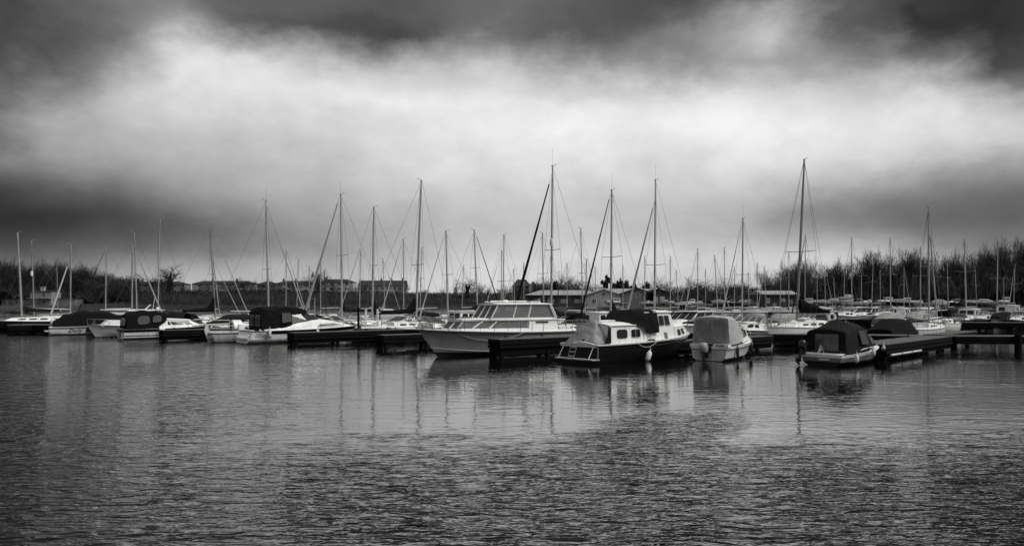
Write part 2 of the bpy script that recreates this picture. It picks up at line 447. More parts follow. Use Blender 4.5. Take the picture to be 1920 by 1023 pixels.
def tree_data(seed, H, spread, trunkH, levels=5, mb_r=0.35, upright=0.5, twigs=9000, kids=4, width=.5, tw=1.0):
    """bare winter tree: limbs as tapering tubes, twigs as fine blades"""
    rg = random.Random(seed); mb = MB(); tips = []
    def grow(p, d, L, r, lev):
        n = 3; pts = [p.copy()]; dd = d.copy()
        for i in range(n):
            dd = (dd + Vector((rg.gauss(0, .13), rg.gauss(0, .13), rg.gauss(0, .08) + .05 * upright))).normalized()
            pts.append(pts[-1] + dd * L / n)
        if lev <= 3:
            mb.tube(pts, r, 5 if lev < 2 else 3, r * 0.55, cap=False)
        for i in range(1, len(pts)): tips.append((pts[i - 1], pts[i], lev, r))
        if lev >= levels: return
        k = kids + (1 if lev == 0 else 0)
        for j in range(k):
            f = 0.35 + 0.65 * (j + rg.random()) / k if lev else 0.55 + 0.45 * (j + rg.random()) / k
            q = pts[0].lerp(pts[-1], f) if f < .99 else pts[-1]
            idx = min(n - 1, int(f * n)); q = pts[idx].lerp(pts[idx + 1], f * n - idx)
            ang = 2.4 * j + rg.random() * 1.2
            sp = spread * rg.uniform(.7, 1.2)
            side = Vector((math.cos(ang), math.sin(ang), 0))
            nd = (dd * (1 - sp * .5) + side * sp + Vector((0, 0, upright * .55))).normalized()
            grow(q, nd, L * rg.uniform(.55, .8), r * .5, lev + 1)
        grow(pts[-1], (dd + Vector((rg.gauss(0, .2), rg.gauss(0, .2), .1))).normalized(), L * .7, r * .55, lev + 1)
    grow(Vector((0, 0, -0.4)), Vector((rg.gauss(0, .04), rg.gauss(0, .04), 1)).normalized(), trunkH, mb_r, 0)
    zmax = max(t[1].z for t in tips); s = H / zmax
    rr = sorted(max(abs(t[1].x), abs(t[1].y)) for t in tips if t[2] >= 2); sx = H * width / 2 / rr[int(len(rr) * .93)]
    mb.v = [(x * sx, y * sx, z * s) for x, y, z in mb.v]
    S3 = np.array([sx, sx, s])
    fine = [t for t in tips if t[2] >= 2]
    a = np.array([t[0] for t in fine]) * S3; b = np.array([t[1] for t in fine]) * S3
    idx = nrng.integers(0, len(fine), twigs); f = nrng.random((twigs, 1))
    base = a[idx] * (1 - f) + b[idx] * f
    d0 = (b - a); d0 /= np.linalg.norm(d0, axis=1, keepdims=True) + 1e-9
    d = d0[idx] + nrng.normal(0, .75, (twigs, 3)) + np.array([0, 0, .22 * upright]); d /= np.linalg.norm(d, axis=1, keepdims=True)
    ln = H * nrng.uniform(.018, .055, twigs)
    v, fc = blades(base, d, ln, H * tw * nrng.uniform(.0008, .0024, twigs))
    # branches of the last levels as blades too
    v2, f2 = blades(a, d0, np.linalg.norm(b - a, axis=1) * 1.05, np.full(len(a), H * .0045))
    v = np.vstack([v, v2]); fc = np.vstack([fc, f2 + len(fc) * 3])
    return mb.data('trunk', M['bark'], 0), np_mesh('crown', v, fc, M['twig'])

def leaf_cloud(blobs, n, size, m, name='foliage'):
    """small leaf clumps spread through uneven blobs (centre, radii)"""
    vol = np.array([b[1][0] * b[1][1] * b[1][2] for b in blobs]) ** .7; pick = nrng.choice(len(blobs), n, p=vol / vol.sum())
    c = np.array([b[0] for b in blobs])[pick]; rr = np.array([b[1] for b in blobs])[pick]
    d = nrng.normal(size=(n, 3)); d /= np.linalg.norm(d, axis=1, keepdims=True)
    rad = nrng.random((n, 1)) ** (1 / 2.2) * nrng.uniform(.85, 1.12, (n, 1))
    p = c + d * rad * rr
    u = nrng.normal(size=(n, 3)); u /= np.linalg.norm(u, axis=1, keepdims=True)
    w = np.cross(u, nrng.normal(size=(n, 3))); w /= np.linalg.norm(w, axis=1, keepdims=True)
    sz = size * nrng.uniform(.5, 1.5, (n, 1))
    v = np.stack([p - u * sz, p + w * sz * .6, p + u * sz], 1).reshape(-1, 3)
    return np_mesh(name, v, np.arange(n * 3).reshape(-1, 3), m)

PROTO = {
 'tall': [tree_data(1, 1.0, .70, .9, 4, .026, .6, 8000, 4, .50), tree_data(2, 1.0, .62, 1.0, 4, .024, .7, 8000, 4, .44), tree_data(3, 1.0, .8, .8, 4, .026, .5, 9000, 4, .62), tree_data(7, 1.0, .9, .7, 4, .028, .4, 9500, 4, .72)],
 'round': [tree_data(4, 1.0, .95, .62, 4, .034, .30, 9500, 4, 1.35, 1.7), tree_data(5, 1.0, .9, .66, 4, .034, .40, 9500, 4, 1.25, 1.7), tree_data(6, 1.0, .8, .7, 4, .030, .5, 8000, 4, 1.05, 1.7)],
 'small': [tree_data(8, 1.0, .9, .35, 3, .022, .7, 3500, 4, .8), tree_data(9, 1.0, .8, .3, 3, .02, .9, 3500, 4, .6)],
}
for grp in PROTO.values():
    for t_, c_ in grp: pass

def tree(px, D, H, kind, k, label, group=None, w=1.0, name='bare_tree', rz=None, ivy=None, z=None, pale=False):
    p = at(px, D); p.z = gz(p) if z is None else z
    o = empty(name, p, rng.random() * 6.28 if rz is None else rz, label, 'tree', group)
    t, c = PROTO[kind][k % len(PROTO[kind])]
    for nm, me in (('trunk', t), ('crown', c)):
        q = bpy.data.objects.new(nm, me); link(q); q.parent = o; q.scale = (H * w, H * w, H)
        if nm == 'crown' and pale:
            q.material_slots[0].link = 'OBJECT'; q.material_slots[0].material = M['twig_pale']
    if ivy:
        me = leaf_cloud(ivy, 2600, .30, M['ivy'], 'ivy'); q = bpy.data.objects.new('ivy', me); link(q); q.parent = o
    return o
# ================================================================== boat building kit
# local frame of every boat: +x bow, +y port, z = 0 at the waterline
class Hull:
    def __init__(s, L, B, fs, fb, d=.35, tw=.85, rake=.8, kind='chine', flare=.35, tm=.42, p=2.0, sp=1.7, chine=.18, trake=0.0, sag=0.0):
        s.__dict__.update(locals()); del s.__dict__['s']
    def zs(s, t): return s.fs + (s.fb - s.fs) * t ** s.sp - s.sag * math.sin(math.pi * t)
    def b(s, t):
        if t < s.tm: return s.B / 2 * (s.tw + (1 - s.tw) * math.sin(math.pi / 2 * t / s.tm))
        return s.B / 2 * max(0.0, 1 - ((t - s.tm) / (1 - s.tm)) ** s.p)
    def dk(s, t): return s.d * (1 - .5 * t ** 5)
    def y(s, t, z):
        dk, zs = s.dk(t), s.zs(t); u = min(1, max(0, (z + dk) / (zs + dk))); b = s.b(t)
        if s.kind == 'chine':
            zc = s.chine * (1 + 2.2 * t ** 3); uc = (zc + dk) / (zs + dk)
            cw = .9 - s.flare * t ** 2.2
            if u < uc: return b * cw * (u / uc) ** .8
            return b * (cw + (1 - cw) * ((u - uc) / (1 - uc)) ** (1 + .8 * t))
        k = .34 + .5 * t ** 3
        return b * (1 - (1 - u) ** 2.4) ** k
    def x(s, t, z):
        q = 1 - min(1, max(-.6, z / s.zs(t)))
        return -s.L / 2 + s.L * t - s.rake * t ** 4 * q + s.trake * (1 - t) ** 6 * q
    def pt(s, t, z, side=1, off=0.0):
        y = s.y(t, z)
        return Vector((s.x(t, z) + (off if t > .97 else 0), side * (y + off), z))
    def t_of_x(s, x): return (x + s.L / 2) / s.L
    def edge(s, x): return s.b(max(0, min(1, s.t_of_x(x))))
    def build(s, root, m, name='hull', N=26, K=9):
        mb = MB()
        ts = [i / N for i in range(N + 1)]
        for side in (1, -1):
            rows = []
            for t in ts:
                dk, zs = s.dk(t), s.zs(t)
                rows.append([s.pt(t, -dk + (zs + dk) * k / K, side) for k in range(K + 1)])
            b = len(mb.f); mb.grid(rows)
            if side == 1: mb.f[b:] = [f[::-1] for f in mb.f[b:]]
        dk, zs = s.dk(0), s.zs(0); r = [s.pt(0, -dk + (zs + dk) * k / K, 1) for k in range(K + 1)]
        l = [s.pt(0, -dk + (zs + dk) * k / K, -1) for k in range(K + 1)]
        mb.grid([l, r])
        return mb.build(name, m, root, 40)
    def band(s, root, name, m, z0, z1, off=.008, t0=0, t1=1, N=26, transom=True):
        mb = MB(); f0 = z0 if callable(z0) else (lambda t: z0); f1 = z1 if callable(z1) else (lambda t: z1)
        path = []
        for i in range(N + 1): path.append((t0 + (t1 - t0) * i / N, 1))
        if t1 == 1: path += [(t, -1) for t, _ in reversed(path[:-1])]
        rows = [[s.pt(t, f0(t), sd, off), s.pt(t, f1(t), sd, off)] for t, sd in path]
        if transom and t0 == 0:
            c = [[Vector((q.x - off, q.y, q.z)) for q in rows[-1]], [Vector((q.x - off, q.y, q.z)) for q in rows[0]]]
            rows = rows + c + [rows[0]]
        if t1 == 1: mb.grid(rows)
        else:
            mb.grid(rows); mb.grid([[s.pt(t, f0(t), -1, off), s.pt(t, f1(t), -1, off)] for t, _ in path])
        return mb.build(name, m, root, 0)
    def rim(s, root, name, m, r=.03, dz=0.0, off=.01, t0=0.0, transom=True, N=28):
        a = [s.pt(t0 + (1 - t0) * i / N, s.zs(t0 + (1 - t0) * i / N) + dz, 1, off) for i in range(N + 1)]
        b = [Vector((q.x, -q.y, q.z)) for q in reversed(a[:-1])]
        pts = a + b
        if transom and t0 == 0: pts = pts + [a[0]]
        return MB().tube(pts, r, 5).build(name, m, root, 60)
    def deck(s, root, m, t0=0.0, t1=1.0, dz=-.01, camber=.06, name='deck', inset=.0):
        mb = MB(); N = 16; rows = []
        for i in range(N + 1):
            t = t0 + (t1 - t0) * i / N; b = max(0, s.b(t) - inset); z = s.zs(t) + dz; x = s.x(t, s.zs(t))
            rows.append([Vector((x, -b + 2 * b * k / 6, z + camber * (1 - (2 * k / 6 - 1) ** 2) * (b / (s.B / 2)))) for k in range(7)])
        mb.grid(rows); mb.f = [f[::-1] for f in mb.f]
        return mb.build(name, m, root, 50)
    def cockpit(s, root, m, t0, t1, w=.22, floor=.25, mfloor=None, coam=0.0, name='cockpit_liner'):
        """side decks, inner walls and floor of an open well"""
        mb = MB(); N = 8; ts = [t0 + (t1 - t0) * i / N for i in range(N + 1)]
        for sd in (1, -1):
            rows = []
            for t in ts:
                b = s.b(t); z = s.zs(t) - .01; x = s.x(t, s.zs(t))
                rows.append([Vector((x, sd * b, z)), Vector((x, sd * (b - w), z + .015 + coam * .2)), Vector((x, sd * (b - w - .02), z + coam)), Vector((x, sd * (b - w - .06), z + coam)), Vector((x, sd * (b - w - .07), floor))])
            mb.grid(rows)
        x0, x1 = s.x(ts[0], s.zs(ts[0])), s.x(ts[-1], s.zs(ts[-1])); b0, b1 = s.b(ts[0]) - w - .07, s.b(ts[-1]) - w - .07
        mb.face([(x0, -b0, floor), (x1, -b1, floor), (x1, b1, floor), (x0, b0, floor)])
        z1 = s.zs(t1) - .01; mb.face([(x1, -b1, floor), (x1, b1, floor), (x1, b1, z1), (x1, -b1, z1)])
        z0 = s.zs(t0) - .01; mb.face([(x0, -b0, floor), (x0, b0, floor), (x0, b0, z0), (x0, -b0, z0)])
        return mb.build(name, m, root, 30)

def lerpq(q, u, v):
    a = Vector(q[0]).lerp(Vector(q[1]), u); b = Vector(q[3]).lerp(Vector(q[2]), u); return a.lerp(b, v)
def qnormal(q, out):
    n = (Vector(q[1]) - Vector(q[0])).cross(Vector(q[3]) - Vector(q[0])).normalized()
    return n if n.dot(Vector(out)) > 0 else -n

def window(q, out, u0, u1, v0, v1, parent, m=None, sk=(0, 0), rnd=.25, frame=None, fr=.012, name='window', mull=0, thick=.012, off=.004):
    """pane with rounded corners on the quad q; sk shifts the top corners; frame is its child"""
    m = m or M['dark_glass']; n = qnormal(q, out)
    c = [(u0, v0), (u1, v0), (u1 + sk[1], v1), (u0 + sk[0], v1)]; poly = []
    for i in range(4):
        p, a, b = c[i], c[i - 1], c[(i + 1) % 4]
        if rnd <= 0: poly.append(p); continue
        for w in (0, .5, 1):
            # quadratic corner
            s0 = (p[0] + (a[0] - p[0]) * rnd, p[1] + (a[1] - p[1]) * rnd); s1 = (p[0] + (b[0] - p[0]) * rnd, p[1] + (b[1] - p[1]) * rnd)
            x = (1-w)**2 * s0[0] + 2*w*(1-w) * p[0] + w*w * s1[0]; y = (1-w)**2 * s0[1] + 2*w*(1-w) * p[1] + w*w * s1[1]
            poly.append((x, y))
    P = [lerpq(q, u, v) + n * off for u, v in poly]
    if m is M['vinyl']: P = [p - n * max(0, off - .012) for p in P]
    o = MB().prism(P, n * thick).build(name, m, parent, 0)
    if frame:
        f = MB(); f.tube([p + n * thick for p in P] + [P[0] + n * thick], fr, 4, cap=False)
        for k in range(mull):
            u = u0 + (u1 - u0) * (k + 1) / (mull + 1); s_ = sk[0] + (sk[1] - sk[0]) * (k + 1) / (mull + 1)
            f.tube([lerpq(q, u, v0) + n * (off + thick), lerpq(q, u + s_, v1) + n * (off + thick)], fr, 4)
        f.build('window_frame', frame, o, 60)
    return o

def house(root, name, x0, x1, wa, wf, z0, z1, ra, rf, tum, m, roof=None, over=.05, rt=.05, crown=.06, z0f=None, roof_name='cabin_roof', z1f=None, ends=True):
    """lofted cabin; returns its four face quads (bl, br, tr, tl seen from outside) and its object"""
    z0f = z0 if z0f is None else z0f; z1f = z1 if z1f is None else z1f
    B_ = [Vector((x0, -wa, z0)), Vector((x1, -wf, z0f)), Vector((x1, wf, z0f)), Vector((x0, wa, z0))]
    ta, tf = wa - tum, wf - tum * min(1, (wf / max(wa, .01)) + .2)
    T_ = [Vector((x0 + ra, -ta, z1)), Vector((x1 - rf, -tf, z1f)), Vector((x1 - rf, tf, z1f)), Vector((x0 + ra, ta, z1))]
    q = {'star': (B_[0], B_[1], T_[1], T_[0]), 'port': (B_[2], B_[3], T_[3], T_[2]),
         'front': (B_[1], B_[2], T_[2], T_[1]), 'aft': (B_[3], B_[0], T_[0], T_[3])}
    mb = MB()
    for k in ('star', 'port', 'front', 'aft'):
        if k in ('front', 'aft') and not ends: continue
        mb.grid([[lerpq(q[k], i / 4, j / 3) for i in range(5)] for j in range(4)])
    rows = []
    for i in range(7):
        a = i / 6; xa = T_[0].lerp(T_[1], a); b = T_[3].lerp(T_[2], a)
        rows.append([xa.lerp(b, j / 8) + Vector((0, 0, crown * (1 - (2 * j / 8 - 1) ** 2))) for j in range(9)])
    mb.grid(rows)
    # close the crowned gable ends
    for r in (rows[0], rows[-1]): mb.face(r)
    o = mb.build(name, m, root, 30)
    if roof:
        rb = MB(); top, bot = [], []
        for i in range(9):
            a = i / 8; xa = T_[0].lerp(T_[1], a); b = T_[3].lerp(T_[2], a)
            xx = xa.x + (over if i == 8 else -over if i == 0 else 0)
            row_t, row_b = [], []
            for j in range(9):
                f = 2 * j / 8 - 1; p = xa.lerp(b, j / 8); y = p.y + over * f; zc = p.z + crown * (1 - f * f)
                edge = 1 if (abs(f) > .99 or i in (0, 8)) else 0
                row_t.append(Vector((xx, y, zc + rt - edge * rt * .35))); row_b.append(Vector((xx, y, zc + .004)))
            top.append(row_t); bot.append(row_b)
        rb.grid(top); rb.grid(bot)
        rb.grid([top[0], bot[0]]); rb.grid([top[-1], bot[-1]])
        rb.grid([[r[0] for r in top], [r[0] for r in bot]]); rb.grid([[r[-1] for r in top], [r[-1] for r in bot]])
        rb.build(roof_name, roof, root, 40)
    return q, o

def hoop(x, wb, zb, wt, zt, crown=.1, rake=0.0, n=17, k=.6):
    """cross section of a canopy: from port foot over the roof to starboard foot"""
    pts = []
    sh = min(.22, (zt - zb) * .4) * k
    prof = [(wb, zb), (wb + (wt - wb) * .33, zb + (zt - sh - zb) * .33), (wb + (wt - wb) * .66, zb + (zt - sh - zb) * .66), (wt, zt - sh),
            (wt - .03 * k, zt - sh * .45), (wt - .12 * k, zt - sh * .08), (wt * .66, zt + crown * .45), (wt * .33, zt + crown * .85), (0, zt + crown)]
    prof = prof + [(-y, z) for y, z in reversed(prof[:-1])]
    return [Vector((x + rake * (z - zb), y, z)) for y, z in prof]

def canopy(root, hoops, m, name='canopy', wr=.02, sub=5, aft=True, fwd=True, seed=0, sag=.02, freq=1.6):
    secs = [hoop(*h) if not isinstance(h, list) else h for h in hoops]; rows = []
    for i in range(len(secs) - 1):
        for k in range(sub):
            a = k / sub; row = []
            for p, q in zip(secs[i], secs[i + 1]):
                w = p.lerp(q, a); w.z -= sag * math.sin(math.pi * a); row.append(w)
            rows.append(row)
    rows.append([p.copy() for p in secs[-1]])
    for i, r in enumerate(rows):
        for j, p in enumerate(r):
            d = mnoise.noise((p.x * freq + seed, p.y * freq, p.z * freq * 1.3)) * wr * 2 + mnoise.noise((p.x * 4 + seed, p.y * 4, p.z * 3)) * wr
            c = Vector((0, p.y, p.z - rows[0][0].z)); c = c.normalized() if c.length > 0 else Vector((0, 0, 1))
            r[j] = p + c * d
    mb = MB(); mb.grid(rows); mb.f = [f[::-1] for f in mb.f]
    def close(r):
        n = len(r); h = n // 2
        g = []
        for k in range(h + 1): g.append([r[k].lerp(r[n - 1 - k], j / 6) for j in range(7)])
        mb.grid(g)
    if aft: close(rows[0])
    if fwd: close(rows[-1])
    return mb.build(name, m, root, 70)

def outboard(root, x, y, z, m, s=1.0, tilt=0.0, name='outboard_motor'):
    e = bpy.data.objects.new(name, None); link(e); e.parent = root; e.location = (x, y, z); e.rotation_euler = (0, R(tilt), 0); e.scale = (s, s, s)
    c = MB(); rows = []
    for zz, lx, ly, ox in ((.0, .17, .13, 0), (.06, .21, .16, -.01), (.22, .22, .165, -.02), (.34, .19, .15, -.02), (.40, .12, .10, -.02), (.41, .02, .02, -.02)):
        rows.append([Vector((ox - .18 + lx * math.copysign(abs(math.cos(a)) ** .6, math.cos(a)), ly * math.copysign(abs(math.sin(a)) ** .6, math.sin(a)), zz)) for a in [2 * math.pi * k / 16 for k in range(16)]])
    c.grid(rows, True); c.build('cowl', m, e, 50)
    MB().box((-.19, 0, -.35), (.14, .09, .75)).box((-.02, 0, -.08), (.16, .24, .3)).box((-.25, 0, -.66), (.34, .20, .02)).tube([(-.42, 0, -.8), (-.05, 0, -.8)], .055, 8).build('drive_leg', M['engine'], e, 30)
    return e

def rail(root, name, pts, m, h=.6, r=.014, mid=True, lean=0.0, posts=None, base_pts=None, n=5):
    """guard rail: top tube over base points, with stanchions"""
    mb = MB(); top = [Vector(p) + Vector((0, 0, h)) for p in pts]
    mb.tube(top, r, n)
    if mid: mb.tube([Vector(p) + Vector((0, 0, h * .52)) for p in pts], r * .6, 4)
    for i, p in enumerate(base_pts or pts):
        mb.tube([p, top[i]], r, n)
    return mb.build(name, m, root, 60)

def rig(root, mx, base, H, L, fore_x, fore_z, aft_x, aft_z, half_b, spr=(.5,), sw=.9, furl=None, furl_r=.07, lean=(0, 0), boom=None, boom_z=1.0, boom_L=None, frac=1.0, r=.065, radar=False, mast_m=None, detail=True, whip=False):
    """mast > spreader, masthead_unit; boom > sail_cover; furled_sail; rigging"""
    mm = mast_m or M['alu']; lx, ly = lean; r *= .85
    def mp(z): k = (z - base) / (H - base); return Vector((mx + lx * k, ly * k, z))
    mast = MB().tube([mp(base), mp(base + (H - base) * .35), mp(base + (H - base) * .7), mp(H)], [r, r, r * .92, r * .62], 8).build('mast', mm, root, 60)
    for s_ in spr:
        z = base + (H - base) * s_; c = mp(z)
        MB().tube([c + Vector((-.08, sw, .06)), c, c + Vector((-.08, -sw, .06))], .022, 5).build('spreader', M['alu_dark'], mast, 60)
    t = mp(H)
    mh = MB().box(t + Vector((0, 0, .03)), (.16, .07, .09)).tube([t, t + Vector((-.28, .05, .16))], .012, 4).tube([t + Vector((-.42, .02, .20)), t + Vector((-.14, .07, .16))], .016, 4)
    if whip: mh.tube([t, t + Vector((.1, .1, 1.3))], .008, 4)
    mh.build('masthead_unit', M['alu_dark'], mast, 0)
    top = mp(base + (H - base) * frac) + Vector((.06, 0, 0)); foot = Vector((fore_x, 0, fore_z))
    w = MB()
    w.tube([foot, top], .011, 3); w.tube([mp(H), Vector((aft_x, .0, aft_z))], .011, 3)
    for sd in (1, -1):
        z = base + (H - base) * spr[0]; sp = mp(z) + Vector((-.08, sd * sw, .06))
        ch = Vector((mx - .1, sd * half_b, fore_z - .15))
        w.tube([ch, sp, mp(base + (H - base) * min(frac + .02, 1))], .010, 3)
        w.tube([ch + Vector((.25, 0, 0)), mp(z) - Vector((0, 0, .1))], .010, 3)
    w.tube([mp(H * .97) + Vector((-.1, .03, 0)), mp(base + .4) + Vector((-.13, .05, 0))], .008, 3)
    w.build('rigging', M['wire'], root, 0)
    if furl:
        a = foot.lerp(top, .03); b = foot.lerp(top, .93); fm = MB()
        K = 9; fm.tube([a.lerp(b, i / K) for i in range(K + 1)], [furl_r * (1.15 - .75 * i / K) * (1 + .10 * math.sin(i * 2.3)) for i in range(K + 1)], 7)
        fm.build('furled_sail', furl, root, 50)
    bl = boom_L or L * .36; bz = base + boom_z * .001 + .75
    bz = mp(base).z + boom_z
    bo = MB().tube([mp(bz) + Vector((-.08, 0, 0)), Vector((mx - bl, 0, bz + .05))], .05, 7).build('boom', mm, root, 60)
    if boom:
        rows = []; K = 12
        for i in range(K + 1):
            a = i / K; x = mx - .12 - (bl - .25) * a; hgt = .16 + .20 * (1 - a) ** 1.5 + ((.95 if boom is M['black_cloth'] else .25) * max(0, 1 - a * 5) ** .8)
            wd = .13 + .05 * (1 - a) + .01 * math.sin(i * 2.1)
            zc = bz + .02
            rows.append([Vector((x, wd * math.sin(t_), zc - .10 + (hgt + .10) * (.5 - .5 * math.cos(t_)) if True else 0)) for t_ in [2 * math.pi * k / 10 for k in range(10)]])
        MB().grid(rows, True).build('sail_cover', boom, bo, 60)
    if radar:
        c = mp(base + (H - base) * spr[0]) + Vector((.0, 0, .55)); c = c + Vector((.12, .12, 0))
        MB().lathe([(.0, -.28), (.12, -.24), (.14, 0), (.12, .24), (0, .28)], c, 10).build('radar_reflector', M['white'], mast, 50)

def yacht(px, ytop, D, hd, L, label, cat='sailing yacht', lean_px=0, hull_m=None, stripe=None, B=None, fs=.85, fb=1.15, spr_y=None, spr_w=None, furl=None, furl_r=.07, boom=None, frac=1.0,
          radar=False, spray=None, house_h=.42, group='sailing boats moored in the marina', detail=2, name='sailing_boat', mast_px=None, mr=.065, z=0.0, mast_m=None, sink=0, whip=False, boom_z=.75, windows=3):
    hull_m = hull_m or M['gel']; B = B or (.30 * L + .15)
    h = R(hd); mx = .08 * L; base_z = fs + house_h + .1
    mp = at(px, D); root = empty(name, (mp.x - math.cos(h) * mx, mp.y - math.sin(h) * mx, z), h, label, cat, group)
    H = zat(ytop, D) - z
    lw = lean_px * D / F; lean = (lw * math.cos(-h), lw * math.sin(-h))
    hl = Hull(L, B, fs, fb, .35, .62, L * .09, 'round', tm=.42, p=2.0, sp=1.8, sag=.04, trake=.25)
    hl.build(root, hull_m, N=18, K=7)
    hl.band(root, 'boot_stripe', M['antifoul'], -.05, .09, N=14)
    if stripe: hl.band(root, 'hull_stripe', stripe, lambda t: hl.zs(t) * .62, lambda t: hl.zs(t) * .80, .010, N=14)
    hl.rim(root, 'toe_rail', M['alu_dark'], .022, .01, N=14)
    hl.deck(root, M['deck'], .30, 1.0); hl.cockpit(root, M['gel'], .01, .30, .2, .35, coam=.18)
    xa, xf = -.20 * L, .24 * L
    q, ho = house(root, 'coachroof', xa, xf, B * .33, B * .20, fs - .02, fs + house_h, .02, .55, .10, M['gel'], None, crown=.08, z0f=fs + .10, z1f=fs + house_h * .75)
    if detail >= 1:
        for sd, out in (('star', (0, -1, 0)), ('port', (0, 1, 0))):
            for k in range(windows):
                u = .14 + k * .24
                if sd == 'port': u = 1 - u - .17
                window(q[sd], out, u, u + .17, .38, .78, root, rnd=.3)
        MB().box((.02 * L, 0, fs + house_h + .08), (.55, .5, .08)).build('hatch', M['vinyl'] if False else M['hull_mid'], root, 30)
    if spray:
        x0 = xa - .1
        canopy(root, [(x0, B * .34, fs + .2, B * .30, fs + house_h + .62, .08), (x0 + .55, B * .32, fs + .3, B * .28, fs + house_h + .55, .08), (x0 + 1.05, B * .27, fs + house_h * .9, B * .2, fs + house_h + .12, .05)], spray, 'sprayhood', .015, 3, aft=False, seed=px)
    if detail >= 2:
        pts = []; ts = [.30, .45, .6, .75, .88, .97]
        for sd in (1, -1):
            P = [hl.pt(t, hl.zs(t), sd, -.05) for t in ts]
            rail(root, 'guard_rail', P, M['steel'], .55, .013)
        f = [hl.pt(t, hl.zs(t), s_, -.04) for t, s_ in ((.86, 1), (.94, 1), (.995, 1), (.94, -1), (.86, -1))]
        rail(root, 'pulpit', f, M['steel'], .6, .016, mid=False)
        a = [hl.pt(t, hl.zs(t), s_, -.05) for t, s_ in ((.16, 1), (.0, 1), (.0, -1), (.16, -1))]
        rail(root, 'pushpit', a, M['steel'], .6, .016)
    sy = .5
    if spr_y is not None:
        sy = (zat(spr_y, D) - z - base_z) / (H - base_z)
    sw = spr_w * D / F * 1.25 if spr_w else .8
    rig(root, mx, base_z, H, L, L * .47, fb + .05, -L * .47, fs + .1, B * .44, (sy,), sw, furl, furl_r, lean, boom, boom_z, frac=frac, radar=radar, r=mr, mast_m=mast_m, whip=whip)
    return root, hl

